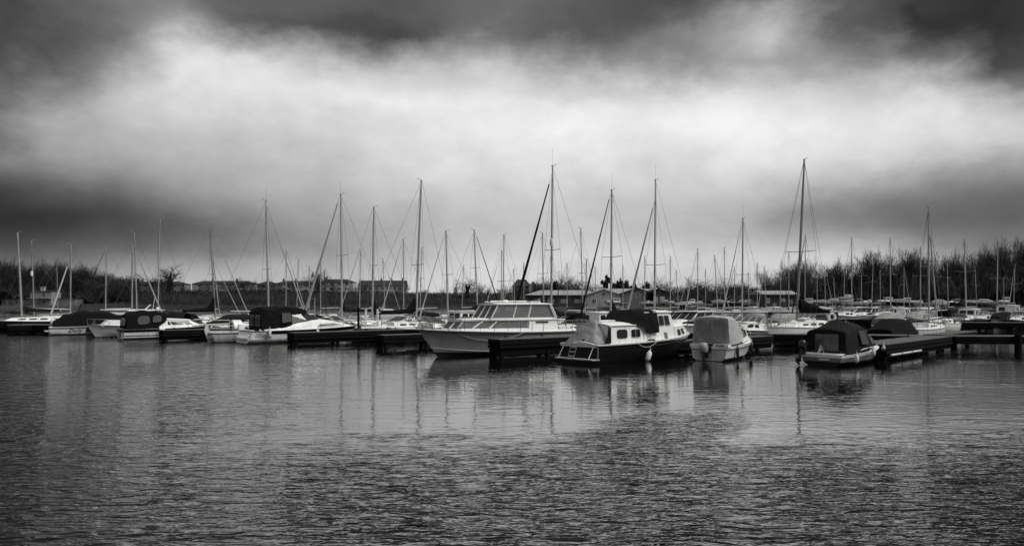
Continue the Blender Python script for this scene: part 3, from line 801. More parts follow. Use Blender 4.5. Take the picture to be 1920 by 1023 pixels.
def motorboat(px, D, hd, L, style, label, cat='motor boat', hull_m=None, stripe=None, cloth=None, B=None, fs=.7, fb=1.05, group=None, z=0.0, name='motor_boat', k=0, engine=True):
    hull_m = hull_m or M['gel']; B = B or (.30 * L + .35); cloth = cloth or M['navy_cloth']
    h = R(hd); p = at(px, D); root = empty(name, (p.x, p.y, z), h, label, cat, group)
    hl = Hull(L, B, fs, fb, .3, .86, L * .10, 'chine', tm=.40, p=2.2)
    hl.build(root, hull_m, N=18, K=7); hl.band(root, 'boot_stripe', M['antifoul'], -.05, .08, N=14)
    if stripe: hl.band(root, 'hull_stripe', stripe, lambda t: hl.zs(t) * .72, lambda t: hl.zs(t) * .88, .010, N=14)
    hl.rim(root, 'rub_rail', M['rubber'], .028, -.03, N=14)
    hl.cockpit(root, M['gel'], .01, .42, .16, .3); hl.deck(root, M['deck'], .42, 1.0)
    S, P_ = ('star', (0, -1, 0)), ('port', (0, 1, 0))
    if style == 'covered':
        canopy(root, [(-L * .47, B * .43, fs - .03, B * .36, fs + .35, .10), (-L * .2, B * .5, fs, B * .36, fs + .95, .16), (L * .08, B * .5, fs + .03, B * .34, fs + .9, .15), (L * .30, hl.edge(L * .3) + .02, fs + .1, B * .16, fs + .45, .06)], cloth, 'boat_cover', .03, 4, seed=px)
        return root, hl
    if style in ('cuddy', 'tent'):
        q, _ = house(root, 'cabin', -.02 * L, .34 * L, B * .40, B * .24, fs - .05, fs + .62, .04, .8, .12, M['gel'], M['gel'], .03, .03, .08, z0f=fs + .1)
        for sd, o in (S, P_):
            window(q[sd], o, .12, .45, .45, .85, root, rnd=.3); window(q[sd], o, .52, .78, .45, .82, root, rnd=.3, sk=(0, -.08))
        q2 = (Vector((.06 * L, -B * .36, fs + .60)), Vector((.06 * L, B * .36, fs + .60)), Vector((-.06 * L, B * .33, fs + 1.05)), Vector((-.06 * L, -B * .33, fs + 1.05)))
        window(q2, (1, 0, .5), 0, 1, 0, 1, root, M['glass'], rnd=.06, frame=M['alu'], mull=2, name='windscreen')
        if style == 'tent':
            canopy(root, [(-.44 * L, B * .43, fs, B * .36, fs + 1.0, .1), (-.2 * L, B * .45, fs, B * .38, fs + 1.18, .1), (-.04 * L, B * .42, fs + .4, B * .36, fs + 1.08, .1)], cloth, 'canopy', .02, 4, seed=px)
    elif style == 'wheelhouse':
        q, _ = house(root, 'cabin', .02 * L, .36 * L, B * .38, B * .24, fs - .05, fs + .55, .0, .5, .1, M['gel'], None, z0f=fs + .1)
        q, _ = house(root, 'wheelhouse', -.20 * L, .10 * L, B * .38, B * .36, fs - .05, fs + 1.35, .0, .30, .1, M['gel'], M['white'], .12, .05, .06)
        for sd, o in (S, P_):
            window(q[sd], o, .12, .45, .52, .88, root, rnd=.2); window(q[sd], o, .52, .88, .52, .88, root, rnd=.2, sk=(0, -.12))
        window(q['front'], (1, 0, 0), .06, .47, .55, .9, root, rnd=.15); window(q['front'], (1, 0, 0), .53, .94, .55, .9, root, rnd=.15)
        window(q['aft'], (-1, 0, 0), .12, .45, .5, .88, root, rnd=.1)
    elif style == 'hardtop':
        q, _ = house(root, 'cabin', -.1 * L, .36 * L, B * .40, B * .22, fs - .05, fs + .55, .05, 1.0, .1, M['gel'], None, z0f=fs + .1)
        for sd, o in (S, P_): window(q[sd], o, .2, .7, .4, .75, root, rnd=.4)
        for sd in (1, -1):
            q2 = (Vector((-.22 * L, sd * B * .39, fs + .2)), Vector((.12 * L, sd * B * .37, fs + .5)), Vector((.02 * L, sd * B * .33, fs + 1.1)), Vector((-.22 * L, sd * B * .34, fs + 1.15)))
            window(q2, (0, sd, 0), 0.02, .98, .02, .98, root, M['dark_glass'], rnd=.05, frame=M['white'], mull=1, fr=.02)
        q2 = (Vector((.14 * L, -B * .36, fs + .5)), Vector((.14 * L, B * .36, fs + .5)), Vector((.02 * L, B * .33, fs + 1.1)), Vector((.02 * L, -B * .33, fs + 1.1)))
        window(q2, (1, 0, .3), 0, 1, 0, 1, root, M['dark_glass'], rnd=.05, frame=M['white'], mull=2, name='windscreen')
        MB().box((-.11 * L, 0, fs + 1.18), (.30 * L, B * .74, .06)).build('hardtop', M['white'], root, 30)
    elif style == 'sport':
        q, _ = house(root, 'foredeck_moulding', -.1 * L, .40 * L, B * .42, B * .15, fs - .05, fs + .40, .05, 1.6, .1, M['gel'], None, z0f=fs + .1, z1f=fs + .25)
        for sd, o in (S, P_): window(q[sd], o, .25, .75, .45, .75, root, rnd=.5)
        q2 = (Vector((.10 * L, -B * .36, fs + .36)), Vector((.10 * L, B * .36, fs + .36)), Vector((-.04 * L, B * .33, fs + .85)), Vector((-.04 * L, -B * .33, fs + .85)))
        window(q2, (1, 0, .5), 0, 1, 0, 1, root, M['glass'], rnd=.1, frame=M['alu'], mull=1, name='windscreen')
        if k: canopy(root, [(-.42 * L, B * .42, fs, B * .34, fs + .9, .1), (-.2 * L, B * .44, fs, B * .36, fs + 1.15, .1), (-.04 * L, B * .40, fs + .4, B * .34, fs + .95, .08)], cloth, 'canopy', .02, 4, seed=px)
    f = [hl.pt(t, hl.zs(t), s_, -.04) for t, s_ in ((.62, 1), (.78, 1), (.92, 1), (.995, 1), (.92, -1), (.78, -1), (.62, -1))]
    rail(root, 'bow_rail', f, M['steel'], .45, .014, mid=False)
    if engine: outboard(root, -L / 2 - .06, 0, fs - .25, M['engine'], 1.0)
    return root, hl

def fender(p, label, r=.13, L=.55, m=None, group=None, name='fender', tilt=None):
    r *= .8; L *= .85
    o = MB().lathe([(0, -L/2), (r * .6, -L/2 + .03), (r, -L/2 + .12), (r, L/2 - .12), (r * .5, L/2 - .03), (.03, L/2), (.03, L/2 + .07), (0, L/2 + .07)], (0, 0, 0), 14).tube([(0, 0, L/2 + .05), (0, 0, L/2 + .18)], .012, 4).build(name, m or M['fender'], None, 50)
    o.location = p
    if tilt: o.rotation_euler = tilt
    return tag(o, label, 'fender', group)

def rope(pts, label, r=.014, m=None, name='mooring_rope', sag=0.0):
    if len(pts) == 2:
        a, b = Vector(pts[0]), Vector(pts[1]); pts = [a.lerp(b, i / 10) - Vector((0, 0, sag * 4 * (i / 10) * (1 - i / 10))) for i in range(11)]
    c = Vector(pts[0])
    o = MB().tube([Vector(p) - c for p in pts], r, 5).build(name, m or M['rope'], None, 60); o.location = c
    return tag(o, label, 'rope')

def text_mesh(txt, size, m, parent, mtx, name='lettering', shear=.0, width=1.0, thick=.003):
    cu = bpy.data.curves.new('txt', 'FONT'); cu.body = txt; cu.size = size; cu.shear = shear; cu.extrude = thick; cu.align_x = 'CENTER'; cu.align_y = 'CENTER'; cu.offset = .004
    to = bpy.data.objects.new('txt', cu); link(to)
    dg = bpy.context.evaluated_depsgraph_get(); me = bpy.data.meshes.new_from_object(to.evaluated_get(dg))
    bpy.data.objects.remove(to); bpy.data.curves.remove(cu)
    me.materials.clear(); me.materials.append(m); me.transform(Matrix.Diagonal((width, 1, 1, 1))); me.transform(mtx)
    o = bpy.data.objects.new(name, me); link(o); o.parent = parent; return o
def frame_mtx(origin, xdir, ydir):
    x = Vector(xdir).normalized(); y = Vector(ydir); y = (y - x * y.dot(x)).normalized(); z = x.cross(y)
    mt = Matrix((x, y, z)).transposed().to_4x4(); mt.translation = Vector(origin); return mt
# ================================================================== jetties
DECK = 0.85
def jetty(a, ang, L, W, label, name='jetty', pile_step=3.2, plates=True, rolls=0, z=DECK, first=.25, skirt=True, posts=(), solid=False):
    """timber jetty from near end a along angle ang (deg); +x runs along it"""
    root = empty(name, (a[0], a[1], 0), R(ang), label, 'jetty', 'timber jetties of the marina')
    n = max(3, int(L / .16)); mb = MB(); rg = random.Random(int(a[0] * 10 + a[1]))
    st = L / n
    for i in range(n):
        mb.box((st * (i + .5), 0, z - .02 + rg.uniform(-.003, .003)), (st - .012, W, .04))
    mb.build('deck_boards', M['boards'], root, 0, kind='stuff')
    for sd in (1, -1):
        MB().box((L / 2, sd * (W / 2 - .04), z - .17), (L, .08, .25)).build('edge_beam', M['pile'], root, 0)
        if skirt: MB().box((L / 2, sd * (W / 2 + .02), z - .42), (L, .06, .16)).build('fender_wale', M['pile'], root, 0)
    if solid:
        for sd in (1, -1): MB().box((L / 2, sd * (W / 2 - .10), z * .42), (L - .2, .05, z * .62)).build('side_boards', M['pile'], root, 0)
        MB().box((.12, 0, z * .42), (.05, W - .25, z * .6)).build('end_boards', M['pile'], root, 0)
    MB().box((.03, 0, z - .17), (.07, W + .06, .26)).build('end_beam', M['pile'], root, 0)
    k = 0; x = first
    while x < L:
        for sd in (1, -1):
            MB().tube([(x, sd * (W / 2 - .14), -1.5), (x, sd * (W / 2 - .14), z - .05)], .13, 8).build('pile', M['pile'], root, 60)
        MB().bar((x, -W / 2 + .1, .25), (x, W / 2 - .1, z - .3), .06, .12).build('brace', M['pile'], root, 0)
        x += pile_step
    if plates:
        for sd in (1, -1):
            MB().box((-.02, sd * W * .28, z - .42), (.03, .11, .14)).build('reflector_plate', M['white'], root, 0)
            MB().box((.0, sd * W * .28, z * .5), (.1, .16, z * .95)).build('end_post', M['pile'], root, 0)
    for i in range(rolls):
        for zz in (.275,):
            MB().tube([(.5 + i * 1.75, -W / 2 - .10, zz), (.5 + i * 1.75 + 1.6, -W / 2 - .10, zz)], .06, 8).build('fender_roll', M['gel_old'], root, 50)
    for x in posts:
        MB().tube([(x, W / 2 - .2, z), (x, W / 2 - .2, z + .12)], .035, 6).bar((x - .1, W / 2 - .2, z + .12), (x + .1, W / 2 - .2, z + .12), .05, .04).build('cleat', M['pile'], root, 0)
    return root

near = [
 ((-46.3, 68.5), 36, 10, 1.0, 'short dark jetty beside the dark hulled yacht at the left edge'),
 ((-26.6, 56.6), 41, 9.5, 1.0, 'dark finger jetty right of the cabin cruiser with striped white hull'),
 ((-15.4, 51.9), 42, 9.3, 1.0, 'long dark finger jetty beside the sport cruiser with tall black canopy'),
 ((-8.55, 48.2), 42, 7.8, .9, 'short low finger jetty ending in two posts left of the big grey cruiser'),
 ((-.97, 40.0), 38, 13.5, 1.0, 'finger jetty behind the big grey hulled motor cruiser'),
 ((7.6, 39.9), 42, 11.6, 1.0, 'dark finger jetty between the black hulled boat and the grey canopied boat'),
 ((18.2, 38.2), 46, 12.5, 1.7, 'wide dark jetty with pale fender rolls right of the black tent boat'),
]
for i, (a, g, L_, W_, lab) in enumerate(near):
    jetty(a, g, L_, W_, lab, rolls=3 if i == 6 else 0, posts=(1.0, 3.6, 6.2, 8.8), z=1.0 if i == 4 else DECK, solid=i != 3)
# main walkway that the fingers leave, from the right-hand jetty root to the far left
A0, A1 = Vector((26.2, 47.6)), Vector((-47.0, 71.0))
jetty(A0, math.degrees(math.atan2(A1.y - A0.y, A1.x - A0.x)), (A1 - A0).length, 1.9, 'long main walkway joining the near row of finger jetties', 'walkway', pile_step=3.6, plates=False)
jetty((27.6, 47.2), -1, 16, 1.5, 'level walkway leaving the picture at the right edge', 'walkway', pile_step=5.6, plates=False, first=6.2)
jetty((27.4, 48.6), 46, 9, 1.2, 'short jetty spur running back behind the right walkway', plates=False)
# second and third rows
far = [
 ((64, 86), 165, 40, 1.9, 'middle distance walkway in front of the right-hand boats, nearer of two'),
 ((84, 96), 178, 50, 2.0, 'farther walkway in front of the white boats under the right wood'),
 ((36, 80), 163, 62, 1.9, 'middle walkway behind the near row of sailing boats'),
 ((50, 119), 175, 70, 2.0, 'far walkway with moored narrow boats below the cabin'),
 ((76, 74), 172, 30, 1.8, 'walkway at the right edge nearer than the white boats'),
 ((92, 128), 178, 60, 2.0, 'most distant walkway under the right wood'),
 ((70, 104), 224, 26, 1.5, 'slanting dark walkway joining two right-hand walkways'),
 ((-30, 96), 160, 40, 1.8, 'far left walkway behind the covered boats'),
]
for a, g, L_, W_, lab in far:
    jetty(a, g, L_, W_, lab, 'walkway', pile_step=4.5, plates=False)
for px, D, lab in ((1909, 46.2, 'thick black mooring pile at the right edge of the picture'), (1873 + 15, 108, 'slim tall mooring pile behind the right walkway')):
    p = at(px, D); o = MB().tube([(0, 0, -1.5), (0, 0, 1.0 if D < 60 else 2.6)], .2 if D < 60 else .12, 10).build('mooring_pile', M['pile']); o.location = p
    tag(o, lab, 'mooring pile', 'mooring piles')
# tyres hung on the walkway
for px, py, D, lab in ((1625, 601, 92, 'black tyre fender hanging left under the far walkway'), (1765, 600, 90, 'black tyre fender hanging on the walkway near the right wood')):
    p = at(px, D); p.z = .35
    o = MB().torus((0, 0, 0), .36, .13, (0, 1, 0)).build('tyre_fender', M['rubber']); o.location = (p.x, p.y - 1.2, .42); tag(o, lab, 'tyre')
# service posts
for px, y0, y1, D, c, lab in ((686, 580, 604, 62, 'white', 'white service post on the walkway, left of a pair'), (708, 580, 604, 61.3, 'white', 'white service post on the walkway, right of a pair'),
                       (672, 577, 617, 59.3, 'pile', 'dark timber post at the root of the long finger jetty'), (590, 560, 600, 66, 'alu', 'slim pale pole standing on the walkway beside the sport cruiser canopy'),
                       (1060, 586, 612, 54, 'alu_dark', 'thin dark post beside the arched black sprayhood'), (1446, 592, 612, 50.5, 'alu', 'short pale post standing on the walkway right of the grey canopied boat')):
    p = at(px, D, DECK); h = zat(y0, D) - DECK
    o = MB().box((0, 0, h / 2), (.16 if c in ('white', 'pile') else .07, .14 if c in ('white', 'pile') else .07, h)).box((0, 0, h + .02), (.2, .18, .04)).build('service_post', M[c]); o.location = p
    tag(o, lab, 'post', 'posts on the walkways')
# ================================================================== the near row
S_, P_ = ('star', (0, -1, 0)), ('port', (0, 1, 0))
def framed(root, q, out, pillars, th=.05, m=None, glass=None, name='window_pillar', panes=True, inset=.03, sill=.05):
    """open side: glass pane per bay and a raked pillar between bays; pillars = [(u_bottom, u_top)]"""
    n = qnormal(q, out); m = m or M['white']; glass = glass or M['glass']
    for ub, ut, w in pillars:
        a, b = lerpq(q, ub, 0), lerpq(q, ut, 1)
        MB().bar(a, b, w, th).build(name, m, root, 0)
    ps = sorted(pillars)
    for (u0, t0, w0), (u1, t1, w1) in zip(ps, ps[1:]):
        quad = [lerpq(q, u0, .02), lerpq(q, u1, .02), lerpq(q, t1, .98), lerpq(q, t0, .98)]
        MB().prism([p - n * inset for p in quad], n * .006).build('pane', glass, root, 0)

# ---------------------------------------------------------------- A: big motor cruiser, bow towards the camera
def big_cruiser():
    L, B = 10.7, 3.3
    root = empty('motor_cruiser', (-.84, 43.3, 0), R(218), 'largest near motor cruiser with grey flared hull and glazed wheelhouse, bow pointing left', 'motor boat')
    h = Hull(L, B, 1.25, 1.52, .45, .86, 1.25, 'chine', flare=.42, tm=.40, p=2.3, sp=2.4, chine=.12)
    h.build(root, M['gel_grey'], N=34, K=12)
    h.band(root, 'bottom_paint', M['antifoul'], lambda t: -.02, lambda t: .10 + .16 * t ** 2, .02, N=34)
    h.band(root, 'spray_rail', M['white'], lambda t: .13 + .36 * t ** 3, lambda t: .17 + .37 * t ** 3, .03, t0=.3, N=26, transom=False)
    h.rim(root, 'rubbing_strake', M['rubber'], .045, -.09, .012, N=34)
    h.rim(root, 'gunwale', M['white'], .03, .0, -.02, N=34)
    h.deck(root, M['deck'], .28, 1.0, camber=.07); h.cockpit(root, M['gel'], .01, .28, .25, .5, coam=.10)
    # forward saloon: low wall, raked pillars, panes, roof
    q, o = house(root, 'saloon_wall', -3.55, 3.45, 1.28, .80, 1.15, 1.44, 0, .12, .02, M['white'], None, crown=.0, z0f=1.35, z1f=1.52)
    wq = {k: (v[3], v[2], None, None) for k, v in q.items()}
    q2, ro = house(root, 'saloon_roof', -3.50, 2.90, 1.22, .70, 1.90, 1.94, 0, .02, .0, M['white'], M['white'], .07, .035, .09)
    for k, out in (S_, P_, ('front', (1, 0, 0))):
        g = (q[k][3], q[k][2], q2[k][1], q2[k][0])
        if k == 'front': framed(root, g, out, [(0, 0, .06), (.5, .5, .05), (1, 1, .06)])
        else:
            f = (lambda u: u) if k == 'star' else (lambda u: 1 - u)
            framed(root, g, out, [(f(.305), f(.305), .07), (f(.70), f(.655), .07), (f(.86), f(.80), .06), (f(1.0), f(1.0), .06)])
            a, b = sorted((f(0), f(.30)))
            n = qnormal(g, out)
            pan = MB().prism([lerpq(g, a, 0), lerpq(g, b, 0), lerpq(g, b, 1), lerpq(g, a, 1)], -n * .04).build('side_panel', M['white'], root, 0)
            a2, b2 = sorted((f(.10), f(.24)))
            window(g, out, a2, b2, .62, .86, pan, rnd=.1, frame=M['alu'], fr=.008)
            # curtains inside the long window
            for c in range(3):
                u0, u1 = f(.315 + c * .12), f(.415 + c * .12); rows = []
                for j in range(2):
                    rows.append([lerpq(g, u0 + (u1 - u0) * i / 14, j) - n * (.13 + .03 * math.sin(i * 1.9)) for i in range(15)])
                MB().grid(rows).build('curtain', M['curtain'], root, 60)
            for u in (.42, .54, .62):
                MB().bar(lerpq(g, f(u), 0), lerpq(g, f(u), 1), .035, .03).build('window_bar', M['alu_dark'], root, 0)
    # wheelhouse
    qb, _ = house(root, 'wheelhouse_coaming', -3.55, 1.2, 1.14, .95, 1.93, 2.07, .0, .05, .0, M['white'], None, crown=0)
    qt, _ = house(root, 'wheelhouse_headlining', -3.22, .62, 1.02, .86, 2.80, 2.83, 0, 0, 0, M['white'], M['white'], .09, .04, .06, roof_name='wheelhouse_roof')
    for k, out in (S_, P_, ('front', (1, 0, 0)), ('aft', (-1, 0, 0))):
        g = (qb[k][3], qb[k][2], qt[k][1], qt[k][0])
        if k == 'front': framed(root, g, out, [(0, 0, .06), (.34, .34, .04), (.66, .66, .04), (1, 1, .06)])
        elif k == 'aft': framed(root, g, out, [(0, 0, .14), (.35, .35, .05), (1, 1, .14)])
        else:
            f = (lambda u: u) if k == 'star' else (lambda u: 1 - u)
            framed(root, g, out, [(f(.03), f(.03), .20), (f(.45), f(.385), .06), (f(.68), f(.66), .05), (f(1.0), f(1.0), .055)])
    MB().torus((.35, -.35, 2.28), .19, .018, (1, 0, .3)).tube([(.35, -.35, 2.28), (.6, -.35, 2.12)], .03, 6).build('steering_wheel', M['rubber'], root, 60)
    MB().box((-.4, -.35, 2.2), (.45, .5, .12)).box((-.62, -.35, 2.45), (.10, .5, .42)).build('helm_seat', M['navy_cloth'], root, 20)
    MB().box((.75, 0, 2.12), (.6, 1.5, .12)).build('dashboard', M['hull_mid'], root, 20)
    # roof gear: horns, lamps, rack with spars, folded antennas
    g = MB()
    for y in (.35, -.35): g.tube([(-1.9, y, 3.02), (.25, y, 3.02)], .03, 6); 
    for x in (-1.7, -.8, 0.05): g.box((x, 0, 2.97), (.05, .8, .04)).box((x, .35, 2.93), (.05, .05, .12)).box((x, -.35, 2.93), (.05, .05, .12))
    g.build('roof_rack', M['white'], root, 40)
    MB().lathe([(0, 0), (.16, .02), (.17, .10), (.08, .16), (0, .17)], (-.6, 0, 2.93), 12).build('radar_dome', M['white'], root, 50)
    MB().tube([(-.2, .2, 2.95), (-.2, .2, 3.55)], .012, 4).tube([(-1.3, -.3, 2.95), (-1.35, -.3, 4.0)], .009, 4).tube([(-2.6, .5, 2.9), (-2.75, .5, 3.2)], .02, 5).build('antenna', M['alu'], root, 0)
    MB().tube([(.45, .25, 2.97), (.75, .25, 2.97)], .05, 8).tube([(.45, -.25, 2.97), (.75, -.25, 2.97)], .04, 8).build('horn', M['steel'], root, 60)
    MB().box((-2.5, 0, 2.96), (.75, .9, .14)).build('roof_locker', M['gel_old'], root, 30)
    # rails
    ts = [.30, .38, .46, .54, .62, .70, .78, .86, .93]
    for sd in (1, -1):
        P = [h.pt(t, h.zs(t), sd, -.05) for t in ts]; rail(root, 'guard_rail', P, M['wire'], .62, .016, mid=False)
    P = [h.pt(t, h.zs(t), s, -.04) for t, s in ((.93, 1), (.97, 1), (1, 1), (.97, -1), (.93, -1))]
    mb = MB(); top = [p + Vector((.55 + .30 * (i == 2), 0, .66)) + Vector((0, .12 * (1 if i < 2 else -1 if i > 2 else 0), 0)) for i, p in enumerate(P)]
    top = [h.pt(.93, h.zs(.93), 1, -.05) + Vector((0, 0, .62))] + top + [h.pt(.93, h.zs(.93), -1, -.05) + Vector((0, 0, .62))]
    mb.tube(top, .018, 6)
    for i, p in enumerate(P): mb.tube([p, top[i + 1]], .015, 5)
    for a in (.80, .86): 
        for s in (1, -1): p = h.pt(a, h.zs(a), s, -.05); mb.tube([p, p + Vector((.5, 0, .62))], .013, 5)
    mb.build('pulpit', M['wire'], root, 60)
    MB().tube([(5.05, 0, 1.55), (5.05, 0, 1.75)], .06, 8).box((4.7, .0, 1.62), (.4, .3, .12)).tube([(4.9, .1, 1.58), (5.5, .1, 1.62)], .03, 6).build('anchor_windlass', M['alu_dark'], root, 40)
    MB().box((-4.35, .7, 1.36), (.9, .6, .28)).build('deck_locker', M['white'], root, 20)
    MB().tube([h.pt(.12, 1.3, 1, -.1), h.pt(.12, 1.3, 1, -.1) + Vector((0, 0, .55)), h.pt(.02, 1.3, 1, -.1) + Vector((0, 0, .55)), h.pt(.02, 1.3, -1, -.1) + Vector((0, 0, .55)), h.pt(.12, 1.3, -1, -.1) + Vector((0, 0, .55)), h.pt(.12, 1.3, -1, -.1)], .016, 6).build('stern_rail', M['steel'], root, 60)
    w = root.matrix_world if False else Matrix.Translation(root.location) @ Matrix.Rotation(R(218), 4, 'Z')
    rope([w @ h.pt(.86, 1.5, 1, 0), w @ (h.pt(.44, 1.27, 1, .08))], 'pale mooring rope hanging in a long curve along the grey cruiser hull', .016, sag=.55)
    rope([w @ h.pt(.985, 1.5, 1, 0), w @ (h.pt(.80, 1.4, 1, .25) + Vector((0, .1, -.5)))], 'dark short rope at the grey cruiser bow', .012, M['rope_dark'], sag=.1)
    fender(w @ (h.pt(.46, .75, 1, .16)), 'dark sausage fender squeezed between the grey cruiser and its finger jetty', .13, .6, M['rubber'])
    return root
big_cruiser()

# ---------------------------------------------------------------- B: black hulled boat, stern towards the camera
def black_hull_boat():
    L, B = 9.0, 2.85
    root = empty('cabin_cruiser', (6.66, 39.45, 0), R(41), 'black hulled cabin cruiser with white cabin and grey cockpit cover, stern ladder facing us', 'motor boat')
    h = Hull(L, B, .92, 1.26, .4, .88, .9, 'round', tm=.45, p=2.4, sp=1.5, sag=.03)
    h.build(root, M['hull_dark'], N=30, K=10)
    h.band(root, 'topside_strake', M['gel'], lambda t: h.zs(t) - .03 - .26 * max(0, t - .45) ** .8, lambda t: h.zs(t) + .01, .018, N=30)
    h.rim(root, 'rubbing_strake', M['gel_old'], .045, -.02, .02, N=34)
    h.rim(root, 'lower_strake', M['rubber'], .03, -.22, .015, t0=.45, transom=False, N=20)
    h.deck(root, M['deck'], .13, 1.0); h.cockpit(root, M['gel'], .01, .14, .2, .35, coam=.05)
    # cambered transom top
    MB().grid([[(-L/2 - .03, -1.22 + 2.44 * i / 12, .90 + .15 * (1 - (i / 6 - 1) ** 2)) for i in range(13)], [(-L/2 + .22, -1.22 + 2.44 * i / 12, .92 + .15 * (1 - (i / 6 - 1) ** 2)) for i in range(13)]]).grid([[(-L/2 - .03, -1.22 + 2.44 * i / 12, .80) for i in range(13)], [(-L/2 - .03, -1.22 + 2.44 * i / 12, .90 + .15 * (1 - (i / 6 - 1) ** 2)) for i in range(13)]]).build('transom_capping', M['gel'], root, 40)
    # aft cabin
    q, c = house(root, 'aft_cabin', -3.55, -1.0, 1.22, 1.22, .85, 1.80, .05, .0, .10, M['gel'], M['white'], .05, .05, .12)
    for k, o in (S_, P_):
        f = (lambda u: u) if k == 'star' else (lambda u: 1 - u)
        for a, b, mull in ((.20, .50, 0), (.62, .90, 1)):
            u0, u1 = sorted((f(a), f(b))); window(q[k], o, u0, u1, .36, .80, c, rnd=.22, frame=M['gel_old'] if mull else M['rubber'], fr=.014, mull=mull)
    MB().tube([(-3.4, -1.13, 1.76), (-1.1, -1.13, 1.76)], .012, 5).tube([(-3.4, 1.13, 1.76), (-1.1, 1.13, 1.76)], .012, 5).build('grab_rail', M['steel'], c, 60)
    MB().box((-2.3, .35, 2.02), (1.5, .5, .05)).box((-2.3, .35, 1.97), (.1, .4, .08)).build('roof_board', M['white'], root, 20)
    MB().tube([(-3.7, .1, 2.03), (-1.3, .75, 2.03)], .03, 6).build('boathook', M['timber'], root, 60)
    MB().tube([(-1.2, .55, 1.9), (-.7, .3, 2.5)], .06, 8).tube([(-1.2, .2, 1.9), (-.7, .1, 2.5)], .04, 8).build('mast_crutch', M['white'], root, 60)
    # wheelhouse, sides flush with the hull
    q, c = house(root, 'wheelhouse', -1.0, 1.9, 1.25, 1.12, .9, 2.42, .1, .45, .14, M['gel'], M['white'], .07, .05, .08)
    for k, o in (S_, P_):
        f = (lambda u: u) if k == 'star' else (lambda u: 1 - u)
        for a, b in ((.50, .68), (.71, .88)):
            u0, u1 = sorted((f(a), f(b))); window(q[k], o, u0, u1, .55, .90, c, M['glass'] if False else M['dark_glass'], rnd=.12, frame=M['gel_old'], fr=.014)
        for a, v0 in ((.02, .14), (.02, .30)):
            u0, u1 = sorted((f(a + .05), f(a + .17))); window(q[k], o, u0, u1, v0 - .08, v0 + .05, c, M['gel_old'], rnd=0, frame=M['hull_mid'], fr=.008, name='registration_plate')
        u0, u1 = sorted((f(.62), f(.72))); window(q[k], o, u0, u1, .10, .32, c, M['hull_mid'], rnd=.1, name='vent_grille')
    window(q['front'], (1, 0, 0), .06, .48, .6, .9, c, rnd=.1); window(q['front'], (1, 0, 0), .52, .94, .6, .9, c, rnd=.1)
    # black tarpaulin over the after half of the wheelhouse
    tp = [(-1.75, 1.10, 1.86, 1.02, 1.92, .04), (-1.10, 1.28, 1.70, 1.15, 2.42, .08), (-.95, 1.31, 1.44, 1.17, 2.50, .08), (-.30, 1.31, 1.40, 1.17, 2.52, .08), (.12, 1.31, 1.42, 1.16, 2.51, .09)]
    canopy(root, tp, M['black_cloth'], 'tarpaulin', .022, 4, fwd=False, seed=4)
    # fore cabin
    q, c = house(root, 'fore_cabin', 1.85, 3.95, 1.12, .42, 1.0, 1.62, 0, .45, .12, M['gel'], M['white'], .03, .04, .10, z0f=1.15, z1f=1.66)
    for k, o in (S_, P_):
        f = (lambda u: u) if k == 'star' else (lambda u: 1 - u)
        for a, b in ((.14, .38), (.50, .70)):
            u0, u1 = sorted((f(a), f(b))); window(q[k], o, u0, u1, .25, .80, c, rnd=.3, frame=M['rubber'], fr=.012)
    # cockpit cover
    canopy(root, [(-4.40, 1.10, .98, .95, 1.06, .05), (-4.05, 1.12, .99, .72, 1.50, .06), (-3.62, 1.14, 1.0, .42, 2.02, .06), (-3.42, 1.14, 1.0, .40, 2.06, .05), (-3.15, 1.12, 1.15, .52, 1.92, .05)], M['grey_cloth'], 'cockpit_cover', .035, 6, seed=9, sag=.03, freq=2.4)
    MB().prism([(-3.95, -1.20, .98), (-3.50, -1.22, .98), (-3.46, -1.16, 1.72), (-3.62, -1.14, 1.78), (-3.75, -1.18, 1.3)], (0, -.01, 0)).build('side_curtain', M['black_cloth'], root, 0)
    # swim platform with struts and ladder
    rows = []
    pl = MB(); pl.prism([(-4.52, -1.40, .20), (-4.52, 1.40, .20), (-4.92, 1.25, .20), (-5.02, 0, .20), (-4.92, -1.25, .20)], (0, 0, .05)); pl.build('swim_platform', M['gel_old'], root, 0)
    for y in (1.0, -1.0): MB().tube([(-4.55, y, .80), (-4.90, y * 1.02, .25)], .017, 6).build('platform_strut', M['white'], root, 60)
    ld = bpy.data.objects.new('boarding_ladder', None); link(ld); ld.parent = root
    for y in (.34, -.06): MB().tube([(-4.93, y, .26), (-4.62, y, 1.02), (-4.60, y, 2.05)], .016, 6).build('ladder_rail', M['alu_dark'], ld, 60)
    for i in range(8):
        z = .36 + i * .2; x = -4.93 + .31 * min(1, (z - .26) / .76)
        MB().tube([(x, -.06, z), (x, .34, z)], .013, 5).build('rung', M['white'] if i < 4 else M['alu_dark'], ld, 60)
    MB().tube([(-4.53, -1.28, .18), (-4.53, -1.28, .82)], .035, 8).build('corner_fender', M['hull_mid'], root, 60)
    P = [h.pt(t, h.zs(t), s, -.05) for t, s in ((.80, 1), (.9, 1), (.99, 1), (.9, -1), (.80, -1))]
    rail(root, 'pulpit', P, M['steel'], .5, .015, mid=False)
    MB().lathe([(0, 0), (.07, .01), (.07, .09), (0, .1)], (-4.35, -.2, 1.08), 10).box((-4.2, -.9, 1.02), (.16, .06, .05)).build('cleat', M['rubber'], root, 40)
    w = Matrix.Translation(root.location) @ Matrix.Rotation(R(41), 4, 'Z')
    fender(w @ Vector((-1.15, -1.62, .27)), 'large white fender hanging low on the black hulled boat', .17, .68, tilt=(0, R(24), R(41)))
    rope([w @ Vector((-1.9, -1.42, 1.02)), w @ Vector((-.3, -1.55, 1.03))], 'pale rope looped along the black hull gunwale', .016, sag=.32)
